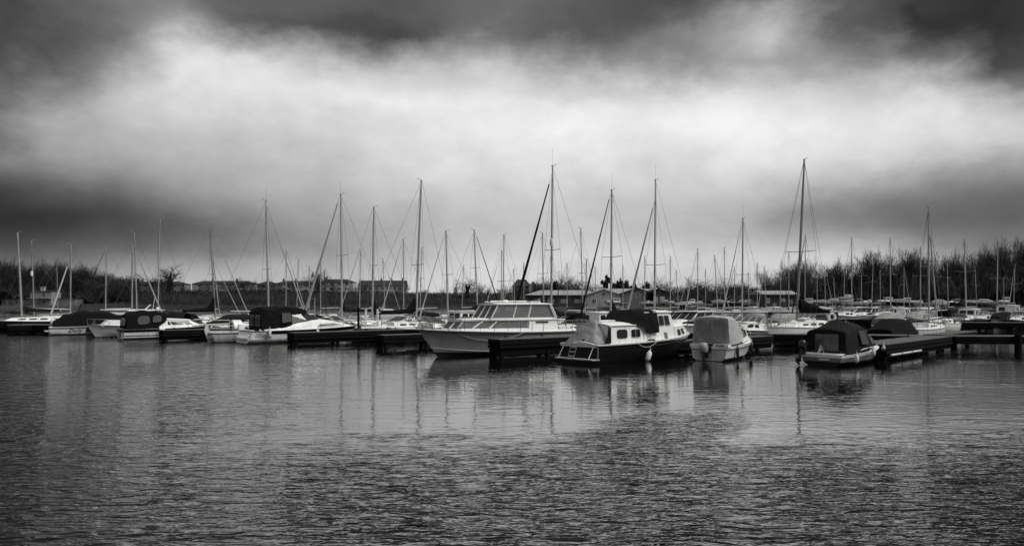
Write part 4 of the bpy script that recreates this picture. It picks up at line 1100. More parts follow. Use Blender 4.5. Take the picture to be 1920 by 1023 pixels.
    rope([w @ Vector((.2, -1.45, 1.05)), w @ Vector((4.2, -.9, 1.0))], 'dark mooring line from the black hull to the finger jetty', .012, M['rope_dark'], sag=.2)
    o = MB().torus((0, 0, 0), .16, .05, (0, 0, 1), 14, 6).build('rope_coil', M['rope_dark']); o.location = w @ Vector((-.5, -1.28, 1.04)); tag(o, 'dark coil of rope on the side deck of the black hulled boat', 'rope')
    return root
black_hull_boat()

# ---------------------------------------------------------------- C: small white boat under a grey canopy
def grey_canopy_boat():
    L, B = 5.8, 2.05
    root = empty('small_cruiser', (11.63, 39.93, 0), R(53.5), 'small white boat under a tall grey canopy with grey outboard motor on its stern', 'motor boat')
    h = Hull(L, B, .74, .98, .3, .92, .7, 'chine', flare=.3, tm=.4, p=2.2, chine=.16)
    h.build(root, M['gel_old'], N=24, K=9); h.band(root, 'boot_stripe', M['antifoul'], -.2, .03, .006, N=20)
    h.rim(root, 'rub_rail', M['hull_mid'], .028, -.14, .012); h.band(root, 'gunwale', M['gel'], lambda t: h.zs(t) - .12, lambda t: h.zs(t) + .01, .02, N=20)
    h.cockpit(root, M['gel_old'], .10, .46, .16, .3); h.deck(root, M['deck'], .46, 1.0)
    # transom with motor well: two raised quarters, the gap's shade put in as a black box
    for y, w_ in ((.70, .58), (-.62, .78)):
        MB().box((-2.72, y, .78), (.42, w_, .16)).build('stern_quarter', M['gel'], root, 20)
    MB().box((-2.72, .16, .62), (.5, .62, .20)).build('well_gap_shade', M['rubber'], root, 10)
    MB().box((-2.905, .16, .58), (.03, .60, .34)).build('well_board', M['hull_mid'], root, 10)
    outboard(root, -3.02, .12, .46, M['engine_grey'], 1.2)
    hoops = [(-2.62, .98, .84, .92, 2.16, .06), (-2.4, .99, .84, .92, 2.22, .06), (-1.75, 1.0, .86, .88, 2.22, .06), (-1.0, .98, .92, .80, 1.98, .05), (-.45, .92, 1.15, .74, 1.72, .04)]
    c = canopy(root, hoops, M['pale_cloth'], 'canopy', .026, 6, seed=2, freq=2.2)
    a = hoop(*hoops[0]); qa = (Vector((-2.64, .80, .95)), Vector((-2.64, -.80, .95)), Vector((-2.64, -.72, 2.08)), Vector((-2.64, .72, 2.08)))
    rows = [[lerpq(qa, i / 12, j / 8) + Vector((-.03 - .02 * math.sin(i * .9 + j * .6) - .015 * mnoise.noise((i * .5, j * .4, 3)), 0, 0)) for i in range(13)] for j in range(9)]
    MB().grid(rows).build('stern_curtain', M['grey_cloth'], root, 60)
    for s in (1, -1): MB().tube([(-2.70, .80 * s, .92), (-2.70, .73 * s, 2.10)], .016, 5).build('canopy_seam', M['hull_mid'], c, 60)
    MB().tube([(-2.72, .0, 1.6), (-2.72, .0, 1.95)], .012, 4).build('canopy_strap', M['hull_dark'], c, 60)
    MB().tube([(-2.68, .95, .88), (-2.68, -.95, .88)], .05, 7).build('canopy_roll', M['grey_cloth'], c, 60)
    q, cb = house(root, 'cabin', -.60, 1.75, .92, .50, .85, 1.76, .0, .60, .12, M['gel'], M['gel'], .03, .04, .10, z0f=.95, z1f=1.55)
    for k, o in (S_, P_):
        f = (lambda u: u) if k == 'star' else (lambda u: 1 - u)
        u0, u1 = sorted((f(.10), f(.46))); window(q[k], o, u0, u1, .30, .88, cb, rnd=.15, frame=M['rubber'])
        u0, u1 = sorted((f(.56), f(.78))); window(q[k], o, u0, u1, .35, .80, cb, rnd=.2, frame=M['rubber'])
    mt = frame_mtx((-2.94, -.60, .80), (0, -1, 0), (0, 0, 1)); text_mesh('PI NGE', .13, M['hull_dark'], root, mt)
    P = [h.pt(t, h.zs(t), s, -.05) for t, s in ((.7, 1), (.85, 1), (.98, 1), (.85, -1), (.7, -1))]
    rail(root, 'bow_rail', P, M['steel'], .42, .014, mid=False)
    w = Matrix.Translation(root.location) @ Matrix.Rotation(R(53.5), 4, 'Z')
    fender(w @ (h.pt(h.t_of_x(-1.7), .42, -1, .12)), 'black fender hanging on the side of the grey canopied boat', .10, .62, M['rubber'])
    fender(w @ (h.pt(h.t_of_x(1.2), .55, -1, .12)), 'black fender hanging at the bow of the grey canopied boat', .12, .6, M['rubber'])
    fender(w @ (h.pt(h.t_of_x(1.65), .62, -1, .12)), 'grey scuffed fender beside the black bow fender', .10, .45, M['gel_old'])
    return root
grey_canopy_boat()

# ---------------------------------------------------------------- D: low white boat with a black tent canopy
def black_tent_boat():
    L, B = 5.5, 2.15
    root = empty('open_motor_boat', (16.64, 36.73, 0), R(39), 'low white motor boat under a peaked black tent canopy with clear stern window', 'motor boat')
    h = Hull(L, B, .52, .82, .3, .92, .7, 'chine', flare=.3, tm=.4, p=2.2, chine=.12)
    h.build(root, M['hull_dark'], N=24, K=9); h.band(root, 'topside_stripe', M['hull_mid'], .20, lambda t: h.zs(t) - .13, .006, N=20)
    h.band(root, 'gunwale', M['gel'], lambda t: h.zs(t) - .14, lambda t: h.zs(t) + .01, .025, N=24)
    h.cockpit(root, M['gel'], .12, .55, .14, .25); h.deck(root, M['deck'], .55, 1.0)
    MB().grid([[(-2.77, -.98 + 1.96 * i / 10, .50) for i in range(11)], [(-2.45, -.98 + 1.96 * i / 10, .58) for i in range(11)], [(-2.05, -.98 + 1.96 * i / 10, .60) for i in range(11)]]).build('stern_deck', M['gel'], root, 60)
    MB().box((-2.79, -.15, .30), (.02, .5, .07)).build('name_plate', M['white'], root, 0)
    hoops = [(-2.35, .98, .58, .96, 1.58, .10), (-2.25, 1.0, .58, .96, 1.62, .12), (-1.3, 1.02, .60, .84, 1.80, .34), (-.2, 1.0, .66, .78, 1.78, .20), (.45, .92, .82, .66, 1.50, .10), (.80, .86, .95, .62, 1.05, .05)]
    c = canopy(root, hoops, M['navy_cloth'], 'tent_canopy', .014, 6, aft=False, fwd=False, seed=5)
    # stern panel: cloth frame with clear window
    A = hoop(*hoops[0]); n = len(A); k = 9
    outer = [Vector((p.x - .0, p.y, p.z)) for p in A]
    win = [Vector((-2.37, .62, .74)), Vector((-2.37, .62, 1.46)), Vector((-2.37, -.45, 1.50)), Vector((-2.37, -.45, .74))]
    mb = MB()
    def ring_at(i): return i
    wl = [Vector((-2.36, .52, .68)), Vector((-2.36, .52, 1.46)), Vector((-2.36, -.62, 1.48)), Vector((-2.36, -.62, .68))]
    # left strip, right strip, top strip, bottom strip
    mb.grid([[outer[j] for j in range(0, 5)], [wl[0].lerp(wl[1], j / 4) for j in range(5)]])
    mb.grid([[outer[n - 1 - j] for j in range(0, 5)], [wl[3].lerp(wl[2], j / 4) for j in range(5)]])
    mb.grid([[outer[j] for j in range(4, n - 4)], [wl[1].lerp(wl[2], j / (n - 9)) for j in range(n - 8)]])
    mb.grid([[outer[0].lerp(outer[-1], j / 4) for j in range(5)], [wl[0].lerp(wl[3], j / 4) for j in range(5)]])
    mb.build('stern_panel', M['navy_cloth'], root, 30)
    MB().prism(wl, (.006, 0, 0)).build('clear_window', M['vinyl'], root, 0)
    MB().box((-2.37, -.22, 1.1), (.012, .03, .68)).build('window_zip', M['hull_mid'], root, 0)
    for s in (-1, 1):
        q = (Vector((-.95, s * 1.04, .98)), Vector((-.25, s * 1.01, 1.00)), Vector((-.45, s * .90, 1.58)), Vector((-1.05, s * .92, 1.60)))
        window(q, (0, s, 0), 0, 1, 0, 1, c, M['pale_cloth'] if False else M['vinyl'], rnd=.06, name='side_window', off=.02, frame=M['hull_mid'], fr=.008)
    q = (Vector((1.35, -.72, .86)), Vector((1.35, .72, .86)), Vector((.72, .62, 1.28)), Vector((.72, -.62, 1.28)))
    window(q, (1, 0, .6), 0, 1, 0, 1, root, M['glass'], rnd=.05, frame=M['alu'], mull=1, name='windscreen')
    for s in (-1, 1):
        q = (Vector((.5, s * .88, .80)), Vector((1.35, s * .72, .86)), Vector((.72, s * .62, 1.28)), Vector((.5, s * .72, 1.30)))
        window(q, (0, s, 0), 0, 1, 0, 1, root, M['glass'], rnd=.04, frame=M['alu'], name='windscreen_side')
    MB().box((-1.2, .3, .62), (.6, 1.1, .5)).box((-.6, -.45, .75), (.45, .5, .6)).tube([(-1.9, .5, 1.35), (-.9, -.5, .75)], .012, 5).build('seats', M['hull_mid'], root, 20)
    outboard(root, -3.02, .72, .72, M['engine'], .95, tilt=28)
    MB().tube([(-2.55, -.02, .58), (-2.62, .1, 1.0)], .012, 5).prism([(-2.60, .06, .72), (-2.66, .26, .55), (-2.63, .13, .96)], (.006, 0, 0)).build('flagstaff', M['white'], root, 0)
    MB().tube([h.pt(.15, .55, -1, -.08) + Vector((0, 0, .02)), h.pt(.40, .62, -1, -.08) + Vector((0, 0, .14)), h.pt(.62, .72, -1, -.08) + Vector((0, 0, .10))], .016, 6).build('grab_rail', M['white'], root, 60)
    for x, y in ((-2.3, -.75), (-2.45, .55), (1.7, -.45)): MB().tube([(x - .1, y, .64), (x + .1, y, .64)], .02, 6).box((x, y, .61), (.05, .04, .06)).build('cleat', M['steel'], root, 40)
    w = Matrix.Translation(root.location) @ Matrix.Rotation(R(39), 4, 'Z')
    fender(w @ Vector((-2.0, -1.30, .36)), 'white fender between the black tent boat and the wide jetty, nearest the stern', .13, .5)
    fender(w @ Vector((-.4, -1.32, .56)), 'grey fender on the jetty corner beside the black tent', .12, .42, M['gel_old'])
    fender(w @ Vector((.9, -1.20, .75)), 'small white fender ahead of the black tent windscreen', .11, .34)
    return root
black_tent_boat()

# ---------------------------------------------------------------- E: sport cruiser with tall black canopy
def sport_cruiser():
    L, B = 8.8, 2.9
    root = empty('sport_cruiser', (-15.6, 56.1, 0), R(40), 'sleek white sport cruiser with a tall black canopy and dark hull stripe', 'motor boat')
    h = Hull(L, B, .92, 1.12, .4, .90, 1.2, 'chine', flare=.4, tm=.4, p=2.3, chine=.2, trake=-.35)
    h.build(root, M['gel'], N=28, K=10); h.band(root, 'bottom_paint', M['antifoul'], -.38, .06, .006)
    h.band(root, 'hull_stripe', M['hull_dark'], lambda t: h.zs(t) - .26, lambda t: h.zs(t) - .05, .010, t0=.12, transom=False)
    h.rim(root, 'rub_rail', M['rubber'], .03, -.03)
    h.cockpit(root, M['gel'], .06, .48, .2, .4, coam=.12); h.deck(root, M['deck'], .48, 1.0)
    # curved transom, swim platform
    MB().prism([(-4.35, -1.28, .30), (-4.35, 1.28, .30), (-4.7, 1.1, .30), (-4.85, 0, .30), (-4.7, -1.1, .30)], (0, 0, .13)).build('swim_platform', M['gel'], root, 0)
    MB().grid([[(-4.70, -1.2 + 2.4 * i / 8, .43) for i in range(9)], [(-4.55, -1.15 + 2.3 * i / 8, .62) for i in range(9)], [(-4.2, -1.15 + 2.3 * i / 8, .98) for i in range(9)]]).build('transom_moulding', M['gel'], root, 40)
    rows = []
    for i in range(9):
        a = i / 8; x = -4.2 + 4.3 * a; rows.append([Vector((x, s, z)) for s, z in ()])
    # superstructure: rising coaming to raked windscreen, long sloping foredeck
    secs = []
    for x, w_, z1, crown in ((-3.6, 1.36, 1.06, 0), (-2.2, 1.36, 1.18, 0), (-.9, 1.30, 1.50, .02), (-.2, 1.22, 1.62, .10), (.9, 1.08, 1.60, .14), (2.2, .82, 1.42, .12), (3.2, .52, 1.25, .08), (3.9, .22, 1.14, .02)):
        t = h.t_of_x(x); e = min(h.b(t) - .05, w_ + .06); zb = h.zs(t) - .02
        row = [Vector((x, -e, zb)), Vector((x, -w_ + .02, zb + (z1 - zb) * .55)), Vector((x, -w_ + .12, z1 - .03))]
        top = [Vector((x, (-w_ + .16) + 2 * (w_ - .16) * j / 6, z1 + crown * (1 - (j / 3 - 1) ** 2))) for j in range(7)]
        secs.append(row + top + [Vector((p.x, -p.y, p.z)) for p in reversed(row)])
    mb = MB(); mb.grid([s[:3] for s in secs]); mb.grid([s[-3:] for s in secs]); mb.grid([s[2:-2] for s in secs[3:]]); mb.face(secs[3][2:-2])
    mb.build('superstructure', M['gel'], root, 35)
    for s in (-1, 1):   # slim dark side window
        P = [(.55, 1.18, 1.30), (1.9, .98, 1.33), (2.9, .73, 1.22), (1.7, 1.02, 1.24), (.7, 1.19, 1.22)]
        MB().prism([(x, s * (y + .03), z) for x, y, z in P], (0, s * .02, 0)).build('side_window', M['dark_glass'], root, 0)
    # windscreen
    W0 = [(-1.6, 1.22, 1.36), (-.3, 1.16, 1.60), (.75, .75, 1.70), (.95, 0, 1.74)]; W1 = [(-1.6, 1.08, 2.02), (-.75, 1.0, 2.12), (-.25, .62, 2.18), (-.12, 0, 2.2)]
    W0 = W0 + [(x, -y, z) for x, y, z in reversed(W0[:-1])]; W1 = W1 + [(x, -y, z) for x, y, z in reversed(W1[:-1])]
    for i in range(6): MB().prism([W0[i], W0[i + 1], W1[i + 1], W1[i]], (0, 0, .006)).build('windscreen_pane', M['glass'], root, 0)
    f = MB().tube(W1, .03, 6).tube(W0, .02, 6)
    for a, b in zip(W0, W1): f.tube([a, b], .018, 5)
    f.build('windscreen_frame', M['hull_dark'], root, 60)
    hoops = [(-3.75, 1.26, .98, 1.12, 2.20, .10), (-3.55, 1.30, .98, 1.16, 2.46, .12), (-2.3, 1.32, 1.08, 1.14, 2.58, .12), (-1.5, 1.26, 1.30, 1.10, 2.56, .12)]
    c = canopy(root, hoops, M['black_cloth'], 'canopy', .03, 6, fwd=False, seed=1)
    canopy(root, [(-1.5, 1.18, 2.10, 1.10, 2.56, .12), (-.7, 1.06, 2.14, 1.0, 2.50, .10), (-.2, .9, 2.16, .84, 2.36, .06)], M['black_cloth'], 'canopy_front', .01, 4, aft=False, seed=1)
    for s in (-1, 1):
        q = (Vector((-2.3, s * 1.34, 1.45)), Vector((-1.55, s * 1.28, 1.55)), Vector((-1.6, s * 1.20, 2.20)), Vector((-2.3, s * 1.23, 2.18)))
        window(q, (0, s, 0), .0, 1, 0, 1, c, M['vinyl'], rnd=.05, name='side_window', off=.03, frame=M['hull_dark'], fr=.02)
    qa = (Vector((-3.78, 1.15, 1.25)), Vector((-3.78, -1.15, 1.25)), Vector((-3.72, -1.05, 2.15)), Vector((-3.72, 1.05, 2.15)))
    window(qa, (-1, 0, 0), .05, .42, 0, 1, c, M['hull_mid'] if False else M['vinyl'], rnd=.08, name='stern_window', off=.03)
    window(qa, (-1, 0, 0), .52, .95, 0, 1, c, M['vinyl'], rnd=.08, name='stern_window', off=.03)
    for s in (1, -1): rail(root, 'bow_rail', [h.pt(t, h.zs(t), s, -.06) for t in (.58, .70, .82, .92, .985)], M['steel'], .38, .013, mid=False)
    # swirl decal on the quarter
    for k in range(3):
        P = [h.pt(.03 + .022 * i, .38 + .10 * k + .16 * math.sin(i * .45 + 1.2), -1, .012) for i in range(7)]
        MB().tube(P, [.003 + .010 * math.sin(math.pi * min(1, (i + .5) / 7)) for i in range(7)], 4).build('decal', M['hull_dark'], root, 0)
    w = Matrix.Translation(root.location) @ Matrix.Rotation(R(40), 4, 'Z')
    fender(w @ Vector((.3, -1.62, .78)), 'white teardrop fender amidships on the sport cruiser', .15, .42)
    fender(w @ Vector((-3.3, -1.55, .75)), 'white cylinder fender at the sport cruiser stern quarter', .14, .75)
    return root
sport_cruiser()

# ---------------------------------------------------------------- F: small bilge yacht with big rudder, stern left
def small_yacht():
    L, B = 6.4, 2.2
    root = empty('small_sailing_boat', (-19.9, 56.8, 0), R(42), 'small white yacht with pale transom rudder and arched cabin window, mast lowered', 'sailing boat')
    h = Hull(L, B, .72, .95, .3, .60, .7, 'round', tm=.42, p=2.0, sag=.03, trake=.35)
    h.build(root, M['gel_old'], N=24, K=9); h.band(root, 'boot_stripe', M['antifoul'], -.1, .05); h.rim(root, 'rub_rail', M['rubber'], .03, -.05)
    h.deck(root, M['deck'], .32, 1.0); h.cockpit(root, M['gel_old'], .01, .32, .18, .3, coam=.12)
    MB().prism([(-3.0, -.03, .35), (-3.15, -.03, 1.25), (-3.35, -.03, 1.30), (-3.45, -.03, .9), (-3.0, -.03, -.5), (-2.7, -.03, -.45)], (0, .06, 0)).build('rudder', M['gel_old'], root, 0)
    MB().tube([(-3.25, 0, 1.25), (-3.6, .1, 1.55)], .06, 7).build('tiller_head', M['gel_old'], root, 60)
    q, c = house(root, 'coachroof', -1.2, 1.6, .80, .5, .72, 1.28, .05, .9, .1, M['gel'], M['white'], .03, .03, .10, z0f=.85, z1f=1.05)
    for k, o in (S_, P_):
        for u in (.2, .45): window(q[k], o, u, u + .14, .35, .75, c, rnd=.3)
    # arched companionway hood with dark doorway
    rows = []
    for x in (-1.45, -.8): rows.append([Vector((x, .62 * math.cos(a), 1.0 + .62 * math.sin(a))) for a in [math.pi * k / 12 for k in range(13)]])
    mb = MB().grid(rows); mb.face([p for p in rows[0]]); mb.face([p for p in rows[1]]); hd = mb.build('companionway_hood', M['gel'], root, 50)
    MB().prism([(-1.47, .24 * math.cos(a), .98 + .46 * math.sin(a)) for a in [math.pi * k / 10 for k in range(11)]] + [(-1.47, -.24, .75), (-1.47, .24, .75)], (-.01, 0, 0)).build('hatchway', M['dark_glass'], hd, 0)
    MB().tube([(-4.2, .25, 1.25), (1.8, .1, 1.45)], .05, 8).build('lowered_mast', M['alu'], root, 60)
    for x in (-2.9, 1.2): MB().tube([(x, .2, .75), (x, .2, 1.25)], .02, 5).build('mast_support', M['alu_dark'], root, 60)
    for s in (1, -1): rail(root, 'guard_rail', [h.pt(t, h.zs(t), s, -.05) for t in (.05, .22, .40, .58, .75)], M['steel'], .5, .012)
small_yacht()

# ---------------------------------------------------------------- G: cabin cruiser with black canopy, striped white hull
def striped_cruiser():
    L, B = 7.4, 2.6
    root = empty('cabin_cruiser', (-28.1, 61.4, 0), R(40), 'white cabin cruiser with black windowed canopy and black striped hull, left of centre row', 'motor boat')
    h = Hull(L, B, .80, 1.02, .35, .92, .8, 'chine', flare=.3, tm=.4, p=2.2, chine=.15)
    h.build(root, M['gel'], N=24, K=9); h.band(root, 'boot_stripe', M['antifoul'], -.3, .05, .006)
    h.band(root, 'upper_stripe', M['hull_dark'], lambda t: h.zs(t) - .22, lambda t: h.zs(t) - .02, .012); h.band(root, 'lower_stripe', M['hull_dark'], .27, .34, .010, transom=False)
    h.rim(root, 'rub_rail', M['rubber'], .03, -.03); h.deck(root, M['deck'], .42, 1.0); h.cockpit(root, M['gel'], .02, .42, .16, .3)
    q, c = house(root, 'cabin', -1.1, 2.5, 1.16, .62, .78, 1.58, -.15, 1.05, .14, M['gel'], M['white'], .04, .04, .08, z0f=.92, z1f=1.42)
    for k, o in (S_, P_):
        f = (lambda u: u) if k == 'star' else (lambda u: 1 - u)
        for a, b, sk in ((.22, .30, .05), (.33, .62, .04), (.68, .86, -.02)):
            u0, u1 = sorted((f(a), f(b))); s = sk if k == 'star' else -sk
            window(q[k], o, u0, u1, .42, .82, c, rnd=.12, sk=(s if a < .3 else 0, s if a >= .3 else 0), frame=M['alu'], mull=1 if a == .33 else 0)
    hoops = [(-3.5, 1.15, .86, 1.0, 1.85, .10), (-3.2, 1.18, .86, 1.02, 2.05, .12), (-2.2, 1.2, .88, 1.02, 2.18, .14), (-1.2, 1.18, 1.0, 1.0, 2.14, .12), (-.55, 1.08, 1.50, .95, 1.98, .08)]
    c = canopy(root, hoops, M['black_cloth'], 'canopy', .022, 6, seed=8)
    MB().box((-1.6, 0, 2.33), (1.9, 1.7, .04)).build('canopy_top_board', M['white'], root, 20)
    for s in (-1, 1):
        for x0, x1, zb, zt in ((-2.75, -1.85, 1.15, 1.88), (-1.65, -.95, 1.30, 1.92)):
            q = (Vector((x0, s * 1.17, zb)), Vector((x1, s * 1.15, zb + .1)), Vector((x1 - .02, s * 1.06, zt)), Vector((x0 + .05, s * 1.07, zt - .05)))
            window(q, (0, s, 0), 0, 1, 0, 1, c, M['vinyl'], rnd=.3, name='side_window', off=.035)
    qa = (Vector((-3.56, .95, 1.10)), Vector((-3.56, -.95, 1.10)), Vector((-3.50, -.88, 1.72)), Vector((-3.50, .88, 1.72)))
    window(qa, (-1, 0, 0), .08, .92, 0, 1, c, M['vinyl'], rnd=.12, name='stern_window', off=.03)
    MB().box((-3.72, .15, .4), (.06, .3, .5)).tube([(-3.78, .3, .1), (-3.78, .3, .85)], .02, 5).tube([(-3.78, .0, .1), (-3.78, .0, .85)], .02, 5).build('stern_ladder', M['hull_mid'], root, 30)
    rail(root, 'bow_rail', [h.pt(t, h.zs(t), s, -.05) for t, s in ((.5, 1), (.65, 1), (.8, 1), (.93, 1), (1, 1), (.93, -1), (.8, -1), (.65, -1), (.5, -1))], M['steel'], .5, .014, mid=False)
    MB().tube([(-1.2, .6, 2.3), (-1.0, .7, 3.3)], .015, 5).lathe([(0, 0), (.11, .02), (.11, .18), (0, .2)], (-.9, .2, 2.36), 10).tube([(-2.1, 0, 2.2), (-1.5, 0, 2.75)], .04, 6).build('antenna', M['white'], root, 50)
    w = Matrix.Translation(root.location) @ Matrix.Rotation(R(40), 4, 'Z')
    fender(w @ Vector((-1.0, -1.45, .72)), 'white fender lying on the jetty edge beside the striped cruiser', .14, .6, tilt=(R(90), 0, R(130)))
    # tender lying ahead of its jetty
    t = empty('dinghy', w @ Vector((1.6, -3.2, 0)), R(215), 'small grey dinghy with a square motor lying right of the striped cruiser', 'dinghy')
    d = Hull(3.0, 1.4, .42, .55, .12, .9, .4, 'round', tm=.4, p=2.2); d.build(t, M['gel_old'], N=16, K=6); d.rim(t, 'tube_rim', M['gel'], .06, 0); d.cockpit(t, M['hull_mid'], .03, .8, .05, .12)
    MB().box((-.2, 0, .36), (.25, 1.1, .04)).box((.7, 0, .38), (.2, .9, .04)).build('thwart', M['timber'], t, 0)
    outboard(t, -1.55, 0, .35, M['engine_grey'], .6)
striped_cruiser()

# ---------------------------------------------------------------- H: "Dolly" under a black cover
def dolly():
    L, B = 7.6, 2.5
    root = empty('covered_cruiser', (-38.15, 68.75, 0), R(35), 'white motor boat lettered Dolly under a long black cover', 'motor boat')
    h = Hull(L, B, .74, .92, .35, .90, .8, 'chine', flare=.3, tm=.4, p=2.2, chine=.15)
    h.build(root, M['gel'], N=24, K=9); h.band(root, 'boot_stripe', M['antifoul'], -.3, .03, .006); h.band(root, 'hull_stripe', M['hull_dark'], lambda t: h.zs(t) - .17, lambda t: h.zs(t) - .12, .012)
    h.rim(root, 'rub_rail', M['gel_old'], .03, -.02); h.deck(root, M['deck'], .0, 1.0)
    MB().box((-3.98, 0, .38), (.35, 2.1, .08)).build('swim_platform', M['gel_old'], root, 20)
    canopy(root, [(-3.5, 1.08, .78, .8, 1.15, .12), (-2.7, 1.2, .76, .9, 1.72, .14), (-1.3, 1.24, .76, .95, 2.02, .16), (.6, 1.2, .80, .9, 2.0, .14), (2.0, .98, .86, .66, 1.62, .12), (3.2, .55, .9, .3, 1.15, .08)], M['black_cloth'], 'boat_cover', .03, 6, seed=3, sag=.05)
    x = -1.9; t = h.t_of_x(x); a = h.pt(t, .30, -1, .02); b = h.pt(t, .55, -1, .02); c = h.pt(t + .1, .42, -1, .02); c0 = h.pt(t, .42, -1, .02)
    text_mesh('Dolly', .42, M['hull_dark'], root, frame_mtx(h.pt(t, .40, -1, .018), c - c0, b - a), shear=.45, width=1.15)
    w = Matrix.Translation(root.location) @ Matrix.Rotation(R(35), 4, 'Z')
    fender(w @ Vector((.3, -1.42, .42)), 'slim white fender hanging right of the Dolly lettering', .10, .55)
    fender(w @ Vector((-3.6, .2, 1.15)), 'white fender standing at the stern of the black covered boat', .14, .6)
dolly()

# ---------------------------------------------------------------- I: white bow pointing at us between the two
r_, h_ = motorboat(190, 63.6, 220, 7.0, 'wheelhouse', 'plain white cruiser, raked bow pointing left towards us between Dolly and the striped cruiser', B=2.5, fs=.85, fb=1.12, engine=False)
r_.location = (-32.4, 63.8, 0)
# ---------------------------------------------------------------- K: big yacht behind the walkway, tallest mast
k_root, k_h = yacht(1494, 300, 52.5, 222, 9.8, 'white yacht with dark hull band and the tallest mast, behind the main walkway', lean_px=14, B=3.1, fs=1.15, fb=1.3, spr_y=472, spr_w=24, mr=.10, mast_m=M['alu_dark'], house_h=.45, boom=None, boom_z=1.3)
k_h.band(k_root, 'hull_band', M['hull_dark'], .42, .78, .012)
o = MB().torus((0, 0, 0), .26, .085, (.2, -1, 0), 20, 8).build('lifebuoy', M['white']); o.location = at(1560, 54.3, 1.85); tag(o, 'white lifebuoy on the stern rail just above the black tent canopy', 'lifebuoy')
# ---------------------------------------------------------------- L, M
motorboat(1683, 51.5, 40, 6.0, 'covered', 'low white boat under a smooth black cover, behind the wide jetty', cloth=M['black_cloth'], fs=.75, fb=.85, B=2.2, engine=False)
# ================================================================== sailing boats behind the near row
BK, GC, NC = M['black_cloth'], M['grey_cloth'], M['navy_cloth']
def Y(*a, **k): return yacht(*a, **k)[0]
Y(41, 437, 75, 220, 9.5, 'dark hulled yacht with pale stripe at the far left edge', lean_px=-8, hull_m=M['hull_dark'], spr_y=520, spr_w=6, boom=NC, mr=.11, boom_z=.5, fs=1.0, fb=1.2)
Y(64, 452, 84, 222, 8.5, 'yacht second from left, its mast carrying a white radar reflector', lean_px=-5, spr_y=522, spr_w=7, radar=True, mr=.09, furl=None, mast_m=M['alu_dark'])
Y(109, 482, 92, 40, 7.5, 'small yacht with short dark capped mast before the left white house', lean_px=-3, spr_y=533, spr_w=6, mast_m=M['alu_dark'])
Y(132, 459, 84, 42, 8.0, 'yacht moored behind Dolly, plain mast rising from the black cover', lean_px=1, spr_y=533, spr_w=6, mr=.08)
Y(198, 462, 88, 222, 8.0, 'yacht with short dark furled foresail near the round left tree', lean_px=1, spr_y=530, spr_w=5, furl=NC, furl_r=.06, frac=.97, mr=.08)
Y(257, 438, 84, 42, 8.8, 'taller yacht of the crossed pair of masts above the striped cruiser', lean_px=-5, spr_y=533, spr_w=8, mr=.08)
Y(247, 460, 76, 42, 8.0, 'lower masted yacht of the crossed pair, pale foresail furled to the right', lean_px=2, spr_y=536, spr_w=4, furl=M['pale_cloth'], furl_r=.085, mr=.085)
Y(296, 412, 80, 42, 9.2, 'yacht whose mast stands before the ivy tree, wind vane on top', lean_px=4, spr_y=525, spr_w=12, mr=.08)
Y(404, 424, 69, 42, 8.6, 'yacht with dark cover and leaning mast right of the striped cruiser', lean_px=-10, spr_y=514, spr_w=11, furl=M['pale_cloth'], furl_r=.045, boom=BK, mr=.08, mast_m=M['alu_dark'], spray=BK, hull_m=M['hull_dark'])
Y(412, 490, 88, 42, 6.5, 'little yacht with very short mast beside the leaning mast', lean_px=-12, spr_y=520, spr_w=6, furl=M['pale_cloth'], furl_r=.05)
Y(504, 377, 66, 42, 9.4, 'tall yacht behind the sport cruiser canopy, pale furled foresail to the right', lean_px=-5, spr_y=505, spr_w=15, furl=M['pale_cloth'], furl_r=.06, boom=None, mr=.10, frac=.96, whip=True)
Y(536, 472, 96, 42, 7.5, 'small distant yacht just right of the tall thick mast', lean_px=1, spr_y=530, spr_w=6, furl=M['pale_cloth'], furl_r=.06)
Y(556, 486, 110, 42, 7.5, 'small distant yacht in front of the hipped roof house', lean_px=4, spr_y=535, spr_w=5)
Y(601, 484, 98, 222, 7.5, 'small yacht hidden behind the striped furled foresail', spr_y=541, spr_w=5)
Y(612, 506, 88, 42, 6.5, 'small yacht with short black mast beside the large ivy stump tree', lean_px=-4, spr_y=550, spr_w=4, mast_m=M['rubber'])
Y(641, 365, 67, 222, 9.8, 'tall yacht with thick striped furled foresail sweeping left', lean_px=-2, spr_y=479, spr_w=17, furl=M['alu_dark'], furl_r=.12, boom=NC, mr=.10, whip=True)
Y(698, 389, 66, 222, 9.2, 'white yacht with tidy black boom cover, mast above the twin white posts', lean_px=3, spr_y=498, spr_w=12, boom=BK, mr=.10, boom_z=.55)
Y(674, 469, 92, 222, 7.5, 'small yacht with pale furled foresail in front of the dormer row', lean_px=2, spr_y=524, spr_w=8, furl=M['pale_cloth'], furl_r=.05, spray=GC)
Y(757, 449, 84, 222, 8.0, 'yacht with light furled foresail, mast left of the tall leaning mast', lean_px=-1, spr_y=522, spr_w=8, furl=M['pale_cloth'], furl_r=.07, mr=.07)
Y(780, 339, 64, 42, 10.2, 'tallest yacht left of the grey cruiser, big black sail cover and leaning mast', lean_px=10, spr_y=497, spr_w=16, boom=BK, mr=.11, boom_z=.7, B=3.2)
Y(787, 465, 98, 222, 7.8, 'small yacht right beside the tallest left mast', lean_px=4, spr_y=522, spr_w=8)
Y(840, 434, 68, 222, 8.4, 'yacht with pale furled foresail slanting left above the grey cruiser bow', lean_px=-4, spr_y=515, spr_w=13, furl=M['pale_cloth'], furl_r=.06, mr=.09, mast_m=M['alu'])
Y(896, 432, 72, 42, 8.6, 'yacht with black furled foresail slanting right towards the wheelhouse', lean_px=-7, spr_y=502, spr_w=11, furl=BK, furl_r=.06, boom=NC, mr=.08)
